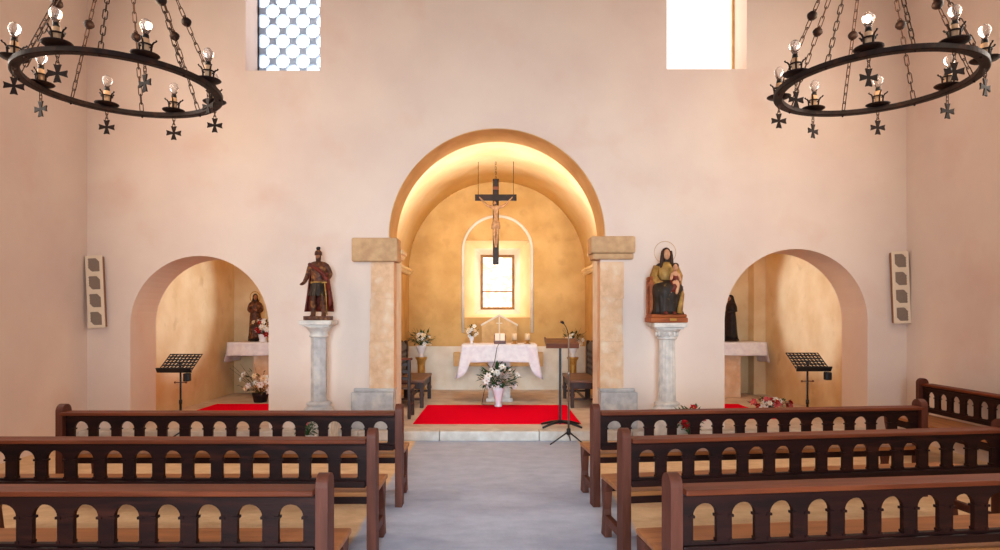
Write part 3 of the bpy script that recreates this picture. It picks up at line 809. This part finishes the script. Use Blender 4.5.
MB().loft([(0,-.07,.50,.085,.05), (0,-.075,.56,.088,.058), (0,-.07,.63,.075,.055), (0,-.068,.66,.062,.048)], 24, fold=.08, folds=7).build('loincloth', M['ivory'], fig)
fig.scale = (.86, .8, .84); fig.location = (0, .002, 1.14*(1-.84))
zt = lambda x: CS + math.sqrt(CW*CW-x*x)
for xx in (-.30, .30):
    MB().tube([(xx, -.01, 1.19), (xx, -.01, zt(xx-.02)-2.46)], .005, 6).build('wire', M['iron'], cr)
m = MB(); z0 = 1.46; q = 0
while z0 < zt(0)-2.46-.03:
    m.tube([Vector(p_)+Vector((0, 0, z0+.02)) for p_ in stadium(.05, .022)], .004, 5, True, Matrix.Rotation(R(90*(q % 2)), 4, 'Z')); z0 += .042; q += 1
m.build('chain', M['chain'], cr)

# ------------------------------------------------------------------ altar group
al = empty('altar', (.04, 10.7, FZ), 'stone pedestal altar standing under the white cloth', 'altar')
m = MB().box((-.19, -.2, 0), (.19, .2, .84)); m.box((-.23, -.23, 0), (.23, .23, .06)); m.box((-.23, -.23, .80), (.23, .23, .86))
m.build('pedestal', M['stone_white'], al, bevel=.012)
MB().box((-.615, -.29, .86), (.615, .29, .975)).build('mensa', M['stone_gable'], al, bevel=.012)
def drape(name, w, d, top, front, side, material, flare=.05, rip=.012, corner=0):
    """cloth lying on a table: top sheet, front and back falls, and side falls"""
    m = MB()
    def fall(p0, p1, nrm, drop, n=28, nv=8, seed=0, fl=flare, swag=0, ear=0):
        vs, fs = [], []
        for j in range(nv+1):
            v = j/nv
            for i in range(n+1):
                u = i/n
                p = Vector(p0).lerp(Vector(p1), u)
                o = fl*v*v + rip*v*math.sin(u*n*.8+seed) + .004
                e = ear*(1-min(1, min(u, 1-u)/.12))**.35 if ear and min(u, 1-u) < .12 else 0
                sx_ = (1 if p0[0] > p1[0] else -1)*(1 if u < .5 else -1)*(.09 if ear else 0)*v*(1-min(1, min(u, 1-u)/.2))
                vs.append((p.x+nrm[0]*o+sx_, p.y+nrm[1]*o, p.z-(drop+e)*v*(1+.02*math.sin(u*9+seed))))
        for j in range(nv):
            for i in range(n): fs.append((j*(n+1)+i, j*(n+1)+i+1, (j+1)*(n+1)+i+1, (j+1)*(n+1)+i))
        m.raw(vs, fs, None, True)
    m.raw([(-w,-d,top),(w,-d,top),(w,d,top),(-w,d,top)], [(0,1,2,3)])
    fall((-w,-d,top), (w,-d,top), (0,-1), front, 60, ear=max(0, side-front-.03)*corner)
    fall((w,d,top), (-w,d,top), (0,1), front, 40, seed=1)
    fall((-w,d,top), (-w,-d,top), (-1,0), side, 14, seed=2, fl=flare*1.6)
    fall((w,-d,top), (w,d,top), (1,0), side, 14, seed=3, fl=flare*1.6)
    bmesh.ops.remove_doubles(m.bm, verts=m.bm.verts, dist=.0005)
    o = m.build(name, material)
    s = o.modifiers.new('solid', 'SOLIDIFY'); s.thickness = .004; s.offset = 1
    return o
c = drape('altar_cloth', .63, .305, 0, .29, .60, M['cloth'], .07, .006, 1)
c.location = (.04, 10.7, FZ+.979); tag(c, 'white cloth over the main altar with long side falls', 'tablecloth')
# ledge and gabled stone shrine on the end wall
MB_l = MB().box((-.85, 11.98, .60), (.90, YB-.012, .87)); ld = MB_l.build('trim_7', M['stone_gable'], bevel=.01); struct(ld)
gs = empty('stone_shrine', (.045, 12.08, .87), 'peach stone gabled shrine with thin cross, on the ledge behind the altar', 'shrine')
MB().prism([[(-.35, 0), (.35, 0), (.35, .53), (0, .72), (-.35, .53)]], -.09, .1).build('body', M['stone_gable'], gs, bevel=.008)
MB().prism([[(-.36, .51), (0, .71), (.36, .51), (.36, .55), (0, .75), (-.36, .55)]], -.11, -.0).build('gable_moulding', M['pale_plaster'], gs, bevel=.004)
m = MB().box((-.01, -.105, .30), (.01, -.09, .70)); m.box((-.06, -.105, .56), (.06, -.09, .58)); m.build('cross', M['pale_plaster'], gs)

def blossom_mesh(kind):
    m = MB()
    n = 8 if kind == 'daisy' else 6
    for k in range(n):
        Mx = Matrix.Rotation(2*math.pi*k/n, 4, 'Z')
        L = 1.0
        m.raw([(.08,-.12,.05),(.6,-.30,.22),(1.0,-.10,.18),(1.0,.10,.18),(.6,.30,.22),(.08,.12,.05)], [(0,1,2,3,4,5)], Mx, True)
    if kind != 'daisy':
        for k in range(5):
            Mx = Matrix.Rotation(2*math.pi*(k+.5)/5, 4, 'Z')
            m.raw([(.02,-.15,.1),(.4,-.3,.5),(.6,0,.6),(.4,.3,.5),(.02,.15,.1)], [(0,1,2,3,4)], Mx, True)
    m.ball((0, 0, .14), .24, 1, 1, .6, 6, mi=1)
    return m
BL = {}
def blossom(kind, mkey, parent, loc, size, direction, name='blossom'):
    key = (kind, mkey)
    if key not in BL:
        o = blossom_mesh(kind).build(name, [M[mkey], M['gold']])
        BL[key] = o.data
        bpy.data.objects.remove(o)
    o = bpy.data.objects.new(name, BL[key]); COL.objects.link(o); o.parent = parent
    o.location = loc; o.scale = (size,)*3
    o.rotation_euler = Vector(direction).to_track_quat('Z', 'Y').to_euler()
    return o
def bouquet(name, loc, label, vase_prof, vase_mat, centre, rad, nleaf, nblo, leaf_mat, blo, bsize, spikes=0, kind='lily', seed=0, flat=1.0, leaf=.07, cat='flower arrangement'):
    rnd = random.Random(seed)
    t = empty(name, loc, label, cat)
    if vase_prof:
        MB().lathe(vase_prof, 18).build('vase', vase_mat, t)
    cx, cy, cz = centre
    f = MB()
    base = Vector((0, 0, vase_prof[-1][1]-.02 if vase_prof else .02))
    def pt(k=1):
        while True:
            v = Vector((rnd.uniform(-1, 1), rnd.uniform(-1, 1), rnd.uniform(-.75, 1)))
            if .25 < v.length < 1: break
        return Vector((cx+v.x*rad[0]*k, cy+v.y*rad[1]*k, cz+v.z*rad[2]*k)), v
    for i in range(nleaf):
        p, v = pt()
        if i % 3 == 0: f.tube([base, base.lerp(p, .5)+Vector((0, 0, .02)), p], .003, 4)
        L = leaf*rnd.uniform(.7, 1.3); w = L*.24
        q = (Vector((v.x, v.y, v.z*.6+.2)).normalized()+Vector((rnd.uniform(-.5, .5), rnd.uniform(-.5, .5), rnd.uniform(-.5, .5)))).to_track_quat('X', 'Z').to_matrix().to_4x4()
        Mx = Matrix.Translation(p) @ q
        f.raw([(0,0,0),(L*.4,-w,.1*L),(L,0,-.05*L),(L*.4,w,.1*L),(L*.45,0,0)], [(0,1,4),(1,2,4),(2,3,4),(3,0,4)], Mx)
    for i in range(spikes):
        a = rnd.uniform(-1, 1); e = Vector((cx+a*rad[0]*1.5, cy+rnd.uniform(-.5, .5)*rad[1], cz+rad[2]*rnd.uniform(1.1, 1.8)))
        f.tube([base, base.lerp(e, .5)+Vector((0, 0, .02)), e], [.004, .003, .002], 4)
    o = f.build('foliage', leaf_mat, t)
    for i in range(nblo):
        p, v = pt(1.02)
        d = Vector((v.x, v.y-.7, v.z*.6+.3))
        p.y -= abs(rad[1])*.35
        blossom(kind, blo[i % len(blo)], t, p, bsize*rnd.uniform(.8, 1.15), d)
    return t
tall = [(.06, 0), (.065, .01), (.05, .03), (.045, .06), (.06, .14), (.085, .24), (.095, .30), (.09, .305)]
bouquet('floor_bouquet', (.02, 9.92, FZ+.008), 'white lilies and green leaves in tall white vase on floor before altar', tall, M['ceramic'], (0, 0, .46), (.32, .2, .19), 170, 15, M['leaf'], ['petal'], .066, 0, 'lily', 3, leaf=.10)
small = [(.03, 0), (.035, .01), (.02, .03), (.035, .06), (.04, .10), (.03, .13)]
bouquet('altar_bouquet', (-.44, 10.62, FZ+.987), 'small round posy of white daisies in a white vase on the altar', small, M['ceramic'], (0, 0, .215), (.11, .1, .11), 55, 18, M['leaf_olive'], ['petal', 'petal', 'petal_cream'], .034, 0, 'daisy', 5, leaf=.045)

def candle(x, label):
    t = empty('altar_candle', (x, 10.6, FZ+.985), label, 'candle', 'candles on the main altar')
    m = MB().lathe([(.06, 0), (.062, .006), (.03, .014), (.018, .03), (.03, .05), (.052, .056), (.052, .062), (.003, .062)], 16)
    m.build('holder', M['brass'], t)
    MB().lathe([(.003, .062), (.045, .062), (.045, .17), (.04, .175), (.003, .17)], 16).build('wax', M['candle'], t)
    MB().tube([(0, 0, .168), (.002, 0, .185)], .002, 5).build('wick', M['black_metal'], t)
    return t
candle(.30, 'thick cream candle on altar, the one nearer the altar middle')
candle(.525, 'thick cream candle on altar, the one nearer the altar end')
bs = empty('missal_stand', (.05, 10.58, FZ+.985), 'small brown book stand with open book on the altar', 'book stand')
m = MB().box((-.10, -.06, 0), (.10, .07, .02)); m.box((-.09, .03, .02), (-.07, .05, .11)); m.box((.07, .03, .02), (.09, .05, .11))
m.prism([[(-.06, .02), (.05, .15), (.06, .14), (-.05, .01)]], -.1, .1, axis='yz'); m.box((-.105, -.075, .02), (.105, -.055, .05))
m.build('rest', M['desk_wood'], bs, bevel=.003)
bk = empty('open_book', (.05, 10.572, FZ+1.022), 'open book resting on the small stand on the altar', 'book')
m = MB()
for s in (-1, 1):
    m.prism([[(-.05, .022), (.05, .142), (.057, .136), (-.043, .016)]], s*.004, s*.085, axis='yz')
m.build('pages', M['paper'], bk)
m = MB().prism([[(-.044, .014), (.056, .134), (.059, .131), (-.041, .011)]], -.09, .09, axis='yz'); m.build('cover', M['book_red'], bk)
mc = MB().tube([(.03, 10.30, 1.112), (.0, 10.27, 1.06), (-.04, 10.26, .82), (-.15, 10.33, .55), (-.22, 10.2, .30), (-.25, 10.12, .135), (-.2, 10.05, .13), (-.05, 10.04, .13)], .005, 6).build('microphone_cable', M['black_metal'])
tag(mc, 'thin dark cable hanging from altar cloth down to the floor', 'cable')

# flower stands in the chancel corners
def flower_stand(x, label):
    t = empty('flower_pedestal', (x, 11.85, FZ), label, 'flower stand', 'flower stands beside the altar')
    MB().lathe([(.12, 0), (.125, .03), (.09, .06), (.075, .10), (.07, .5), (.08, .60), (.11, .64), (.115, .67), (.003, .67)], 18).build('column', M['gold'], t)
    return t
flower_stand(-1.46, 'gilt cream flower column in the left corner of the chancel')
flower_stand(1.46, 'gilt cream flower column in the right corner of the chancel')
urn = [(.05, 0), (.055, .015), (.03, .04), (.06, .10), (.095, .18), (.10, .22), (.085, .225)]
bouquet('corner_bouquet', (-1.46, 11.85, FZ+.67), 'white flowers and dark sprays in urn, left corner of chancel', urn, M['ceramic'], (.02, 0, .34), (.22, .16, .14), 95, 12, M['leaf'], ['petal', 'petal_cream'], .05, 7, 'lily', 11, leaf=.09)
bouquet('corner_bouquet', (1.46, 11.85, FZ+.67), 'white flowers and dark sprays in urn behind the reading desk, right corner', urn, M['ceramic'], (.02, 0, .34), (.20, .16, .13), 70, 12, M['leaf_olive'], ['petal', 'petal_cream'], .05, 7, 'lily', 12, leaf=.08)

# carpets
def carpet(x0, x1, y0, y1, label):
    m = MB(); nx, ny = 20, 16
    m.box((x0, y0, FZ), (x1, y1, FZ+.008))
    o = m.build('carpet', M['carpet'], bevel=.003); tag(o, label, 'carpet')
carpet(-1.14, 1.14, 8.33, 10.08, 'red carpet on the floor before the main altar')
carpet(-4.65, -2.4, 8.75, 10.2, 'red carpet on the floor of the left side chapel')
carpet(2.4, 4.0, 8.75, 10.2, 'red carpet on the floor of the right side chapel')

# chapel altars
def chapel_altar(x, side):
    t = empty('chapel_altar', (x, 11.3, FZ), 'plastered block altar under white cloth in the %s side chapel' % side, 'altar', 'side chapel altars')
    MB().box((-.52, -.26, 0), (.52, .33, .90)).build('block', M['stone_warm'], t, bevel=.012)
    MB().box((-.93, -.32, .90), (.93, .335, .985)).build('table_slab', M['stone_warm'], t, bevel=.01)
    c = drape('altar_cloth', .945, .36, 0, .23, .36, M['cloth'], .03)
    c.location = (x, 11.315, FZ+.990); tag(c, 'white cloth with fringe over the altar in the %s side chapel' % side, 'tablecloth')
    for v in c.data.vertices:      # the back fall is tucked against the wall
        if v.co.y > .36: v.co.y = .366
chapel_altar(-3.86, 'left'); chapel_altar(3.86, 'right')
pot = [(.07, 0), (.075, .01), (.06, .04), (.085, .12), (.09, .14)]
bouquet('chapel_bouquet', (-4.21, 11.06, FZ+.998), 'white and dark red flowers in white vase on left chapel altar', pot, M['ceramic'], (.02, -.05, .25), (.21, .10, .17), 70, 20, M['leaf_olive'], ['petal', 'petal_cream', 'petal_red', 'petal'], .052, 0, 'lily', 21, leaf=.06)
bouquet('chapel_floor_bouquet', (-4.02, 10.45, FZ), 'sprays of pale flowers in dark pot on left chapel floor', [(.10,0),(.11,.02),(.13,.12),(.14,.16)], M['st_black'], (-.02, 0, .33), (.34, .22, .22), 60, 20, M['leaf_olive'], ['petal_cream', 'petal', 'petal'], .06, 5, 'lily', 22, leaf=.08)
bouquet('chapel_floor_bouquet', (4.22, 9.6, FZ), 'low pink, white and dark flowers on the right chapel floor', [(.10,0),(.11,.01),(.12,.04),(.12,.05)], M['st_black'], (.05, 0, .10), (.34, .18, .08), 60, 22, M['leaf'], ['petal_pink', 'petal', 'petal_red'], .055, 0, 'lily', 23, leaf=.07)
# flowers at the foot of the statue columns, seen through the pew backs
bouquet('potted_flowers', (2.28, 7.28, 0), 'red roses with green leaves in a pot at the foot of the fluted column', [(.09,0),(.10,.01),(.12,.16),(.13,.18)], M['stone_white'], (0, 0, .36), (.16, .13, .16), 90, 10, M['leaf'], ['petal_red'], .06, 0, 'lily', 31, leaf=.075)
blos = [o for o in COL.objects if o.parent and o.parent.name.startswith('potted_flowers') and o.name.startswith('blossom')]
bouquet('potted_flowers', (-2.24, 7.26, 0), 'dark leafy plant in white pot at the foot of the octagonal column', [(.08,0),(.09,.01),(.11,.16),(.115,.18)], M['ceramic'], (0, 0, .28), (.12, .11, .11), 80, 4, M['leaf'], ['petal_pink'], .03, 0, 'lily', 32, leaf=.06)

# ------------------------------------------------------------------ stands
def music_stand(x, y, z, s, label):
    """perforated black desk on a pole with tripod foot"""
    t = empty('music_stand', (x, y, 0), label, 'music stand', 'black music stands')
    Mx = Matrix.Translation((0, 0, z)) @ Matrix.Rotation(R(-57), 4, 'X')
    loops = [rect(-.195, .195, -.165, .165)]
    for i in range(9):
        for j in range(6):
            cx = -.195+.39*(i+.5)/9; cz = -.165+.33*(j+.5)/6
            a, b = (.018, .023) if (i+j) % 2 else (.020, .018)
            loops.append([(cx-a, cz), (cx, cz-b), (cx+a, cz), (cx, cz+b)])
    m = MB(); m.prism(loops, -.004, .004, axis='xz', mat=Mx)
    d = m.build('desk', M['black_metal'], t)
    m = MB().box((-.2, -.05, -.178), (.2, .012, -.165), mat=Mx); m.build('desk_lip', M['black_metal'], t)
    MB().lathe([(.014, .06), (.014, .55), (.018, .552), (.018, .60), (.011, .602), (.011, z-.03), (.02, z-.02), (.02, z+.01), (.003, z+.01)], 12).build('pole', M['black_metal'], t)
    m = MB().tube([(-.065, 0, z-.235), (.065, 0, z-.235)], .007, 6); m.ball((-.065, 0, z-.235), .013); m.ball((.065, 0, z-.235), .013); m.build('clamp_bar', M['desk_wood'], t)
    for k in range(3):
        a = R(90+120*k)
        MB().tube([(0, 0, .22), (.14*math.cos(a), .14*math.sin(a), .13), (.27*math.cos(a), .27*math.sin(a), .012)], .010, 6).build('leg', M['black_metal'], t)
    MB().box((.12, -.19, z-.205), (.19, -.12, z-.110)).build('clip_lamp', M['black_metal'], t, bevel=.012)
    return t
music_stand(-3.73, 7.25, 1.04, -1, 'black perforated music stand in front of the left side chapel')
music_stand(3.66, 7.25, 1.055, 1, 'black perforated music stand in front of the right side chapel')

# reading desk and microphone stand
ds = empty('reading_desk', (.85, 8.13, FZ), 'brown wooden reading desk on black pole stand beside the red carpet', 'lectern')
Mx = Matrix.Translation((0, 0, 1.115)) @ Matrix.Rotation(R(14), 4, 'X')
m = MB().box((-.215, -.15, -.012), (.215, .17, .012), mat=Mx); m.box((-.215, -.165, -.03), (.215, -.145, .035), mat=Mx)
m.box((-.215, -.15, -.012), (-.195, .17, .03), mat=Mx); m.box((.195, -.15, -.012), (.215, .17, .03), mat=Mx)
m.build('desk_top', M['desk_wood'], ds, bevel=.005)
m = MB().box((-.03, -.02, .04), (.0, .02, 1.10)); m.build('pole', M['black_metal'], ds, bevel=.004)
m = MB()
for a in (20, 160, 200, 340):
    m.tube([(-.015, 0, .075), (.14*math.cos(R(a)), .2*math.sin(R(a)), .055), (.27*math.cos(R(a)), .42*math.sin(R(a)), .018)], [.022, .018, .014], 8)
m.build('foot', M['black_metal'], ds)
ms = empty('microphone_stand', (.885, 7.60, 0), 'thin silver microphone stand with gooseneck in front of the reading desk', 'microphone stand')
MB().lathe([(.011, .10), (.011, .85), (.015, .852), (.015, .90), (.009, .902), (.009, 1.34), (.003, 1.345)], 12).build('pole', M['steel'], ms)
for a in (80, 200, 320):
    MB().tube([(0, 0, .16), (.25*math.cos(R(a)), .19*math.sin(R(a)), .012)], [.010, .008], 6).build('leg', M['black_metal'], ms)
MB().lathe([(.022, .12), (.026, .13), (.026, .19), (.02, .2), (.011, .2)], 12).build('hub', M['black_metal'], ms)
MB().tube([(0, 0, 1.335), (-.01, .02, 1.40), (-.03, .06, 1.46), (-.055, .12, 1.50)], .005, 6).build('gooseneck', M['black_metal'], ms)
MB().tube([(-.05, .11, 1.495), (-.06, .135, 1.507), (-.075, .165, 1.515)], [.012, .018, .016], 10).build('microphone', M['black_metal'], ms)

# carved benches against the chancel walls
def bench(s, label):
    t = empty('carved_bench', (s*1.62, 10.35, FZ), label, 'bench', 'carved benches against the chancel walls')
    q = -s                                           # towards the middle of the chancel
    X = lambda a: q*a
    def bx(m, x0, x1, y0, y1, z0, z1): m.box((min(X(x0), X(x1)), y0, z0), (max(X(x0), X(x1)), y1, z1))
    m = MB(); bx(m, .0, .46, -.60, .60, .405, .45); m.build('seat', M['seat_oak'], t, bevel=.008)
    m = MB(); bx(m, .05, .43, -.56, -.53, .30, .405); bx(m, .05, .43, .53, .56, .30, .405); bx(m, .40, .43, -.56, .56, .30, .405); m.build('apron', M['oak'], t, bevel=.004)
    for xx in (.39, .0):
        for yy in (-.58, .52):
            m = MB(); bx(m, xx, xx+.06, yy, yy+.06, 0, .405); bx(m, xx-.008 if xx else xx, xx+.068, yy-.006, yy+.066, .18, .23)
            m.build('leg', M['oak'], t, bevel=.006)
    m = MB()
    for yy in (-.57, .53): bx(m, .05, .40, yy+.01, yy+.03, .12, .155)
    bx(m, .20, .225, -.56, .56, .12, .155); m.build('stretcher', M['oak'], t, bevel=.003)
    # back: pierced and carved panel between posts
    loops = [[(-.60, .45), (.60, .45), (.60, .90)] + [(.60-1.2*i/24, .93+.10*math.sin(math.pi*i/24)+(.02 if i % 4 == 2 else 0)) for i in range(25)] + [(-.60, .90)]]
    for i in range(9):
        for j in range(4):
            cy = -.49+.1225*i; cz = .55+.10*j; a = .036
            loops.append([(cy+a*math.cos(R(60*k+30*(i % 2)))*(.8 if k % 2 else 1.1), cz+a*math.sin(R(60*k+30*(i % 2)))) for k in range(6)])
    m = MB().prism(loops, min(X(-.02), X(.02)), max(X(-.02), X(.02)), axis='yz'); m.build('carved_back', M['oak'], t)
    m = MB()
    for yy in (-.61, .55): bx(m, -.035, .035, yy, yy+.06, .0, .98); m.ball((0, yy+.03, 1.0), .035)
    m.build('back_post', M['oak'], t, bevel=.005)
    return t
bench(-1, 'dark carved bench against the left wall of the chancel')
bench(1, 'dark carved bench against the right wall of the chancel')
ch = empty('slatted_chair', (-1.44, 8.92, FZ), 'dark slatted wooden chair standing at the left jamb of the chancel arch', 'chair')
m = MB().box((-.2, -.18, .42), (.22, .2, .45)); m.build('seat', M['seat_oak'], ch, bevel=.006)
for sx in (-.19, .17):
    m = MB().box((sx, -.2, 0), (sx+.045, -.155, .84)); m.build('back_post', M['oak'], ch, bevel=.006)
    m = MB().box((sx, .16, 0), (sx+.045, .205, .42)); m.build('leg', M['oak'], ch, bevel=.006)
m = MB()
for z in (.55, .65, .75): m.box((-.15, -.19, z), (.175, -.165, z+.05))
m.build('back_slats', M['oak'], ch, bevel=.004)
m = MB().box((-.21, -.215, .84), (.235, -.14, .87)); m.build('top_rail', M['pew_worn'], ch, bevel=.006)
m = MB()
for sx in (-.18, .18): m.box((sx, -.16, .18), (sx+.025, .17, .21)); m.box((sx, -.16, .32), (sx+.025, .17, .35))
m.build('stretcher', M['oak'], ch, bevel=.003)

# ------------------------------------------------------------------ light
def lamp(kind, name, loc, energy, col, **kw):
    d = bpy.data.lights.new(name, kind); d.energy = energy; d.color = col
    for k, v in kw.items():
        if k not in ('rot', 'look'): setattr(d, k, v)
    o = bpy.data.objects.new(name, d); COL.objects.link(o); o.location = loc
    if 'look' in kw: o.rotation_euler = (Vector(kw['look'])-Vector(loc)).to_track_quat('-Z', 'Y').to_euler()
    return o
w = bpy.data.worlds.new('sky'); SC.world = w; w.use_nodes = True
bg = w.node_tree.nodes['Background']; bg.inputs[0].default_value = (.86, .92, 1, 1); bg.inputs[1].default_value = 3.0
WARM = (1, .72, .44)
DAY = (.97, .97, 1)
# added area lamps fill the nave from unseen west door, oculus and side windows
lamp('AREA', 'west_door_fill', (0, -3.9, 1.8), 140, (.62, .84, 1), spread=R(62), shape='RECTANGLE', size=2.4, size_y=3.2, look=(0, 8, .3))
lamp('AREA', 'oculus_fill', (0, -3.9, 5.2), 12, (.88, .94, 1), shape='DISK', size=1.3, look=(0, 8, 3.0))
for s in (-1, 1):
    for yc in (2.4, 5.5):
        lamp('AREA', 'side_window_fill', (s*5.28, yc, 4.4), 72, (1, .84, .66), shape='RECTANGLE', size=1.1, size_y=2.2, look=(-s*3.4, yc+1.2, .6))
lamp('POINT', 'chandelier_light', (-3.21, 5.29, 4.1), 30, WARM, shadow_soft_size=.25)
lamp('POINT', 'chandelier_light', (3.21, 5.24, 4.1), 36, WARM, shadow_soft_size=.25)
for s in (-1, 1):
    lamp('SPOT', 'chancel_uplight', (s*1.5, 8.75, 2.6), 215, (1, .92, .80), spot_size=R(130), spot_blend=1, shadow_soft_size=.12, look=(s*.1, 11.0, 4.2))
lamp('SPOT', 'chancel_downlight', (0, 8.85, 3.95), 90, (1, .95, .88), spot_size=R(75), spot_blend=1, shadow_soft_size=.15, look=(0, 10.2, .1))
lamp('AREA', 'chancel_window_light', (.01, YB+.72, 2.29), 9, (1, .90, .70), shape='RECTANGLE', size=.66, size_y=1.1, look=(.01, 8, 1.6))
lamp('AREA', 'left_window_daylight', ((WL[0]+WL[1])/2, yl+.1, 5.55), 8, (1, .96, .92), shape='RECTANGLE', size=.94, size_y=1.5, look=((WL[0]+WL[1])/2, 0, 5.3))
lamp('AREA', 'right_window_daylight', ((WR[0]+WR[1])/2, yl+.1, 5.55), 6, (1, .82, .55), shape='RECTANGLE', size=.98, size_y=1.5, look=((WR[0]+WR[1])/2, 0, 5.3))
lamp('POINT', 'left_chapel_lamp', (-2.6, 9.2, 2.7), 30, (1, .76, .46), shadow_soft_size=.15)
lamp('POINT', 'right_chapel_lamp', (2.6, 9.2, 2.7), 30, (1, .76, .46), shadow_soft_size=.15)
lamp('SPOT', 'left_chapel_daylight', (-2.3, 10.0, 2.2), 190, (.74, .88, 1), spot_size=R(52), spot_blend=.4, shadow_soft_size=.15, look=(-5, 9.75, 1.9))
lamp('SPOT', 'right_chapel_daylight', (2.3, 10.0, 2.2), 190, (.76, .88, 1), spot_size=R(52), spot_blend=.4, shadow_soft_size=.15, look=(5, 9.8, 1.9))

# ------------------------------------------------------------------ camera, view
cd = bpy.data.cameras.new('camera'); co = bpy.data.objects.new('camera', cd); COL.objects.link(co)
co.location = (0, 0, 1.6); co.rotation_euler = (R(90), 0, 0)
cd.sensor_width = 36; cd.lens = 615/1000*36; cd.shift_x = .003; cd.shift_y = .04; cd.clip_start = .05
SC.camera = co
vs = SC.view_settings
vs.view_transform = 'Standard'; vs.look = 'None'; vs.gamma = 1; vs.exposure = 0; vs.use_curve_mapping = False
SC.cycles.max_bounces = 8; SC.cycles.diffuse_bounces = 5; SC.cycles.transparent_max_bounces = 8
SC.cycles.sample_clamp_indirect = 6; SC.cycles.caustics_refractive = False; SC.cycles.caustics_reflective = False
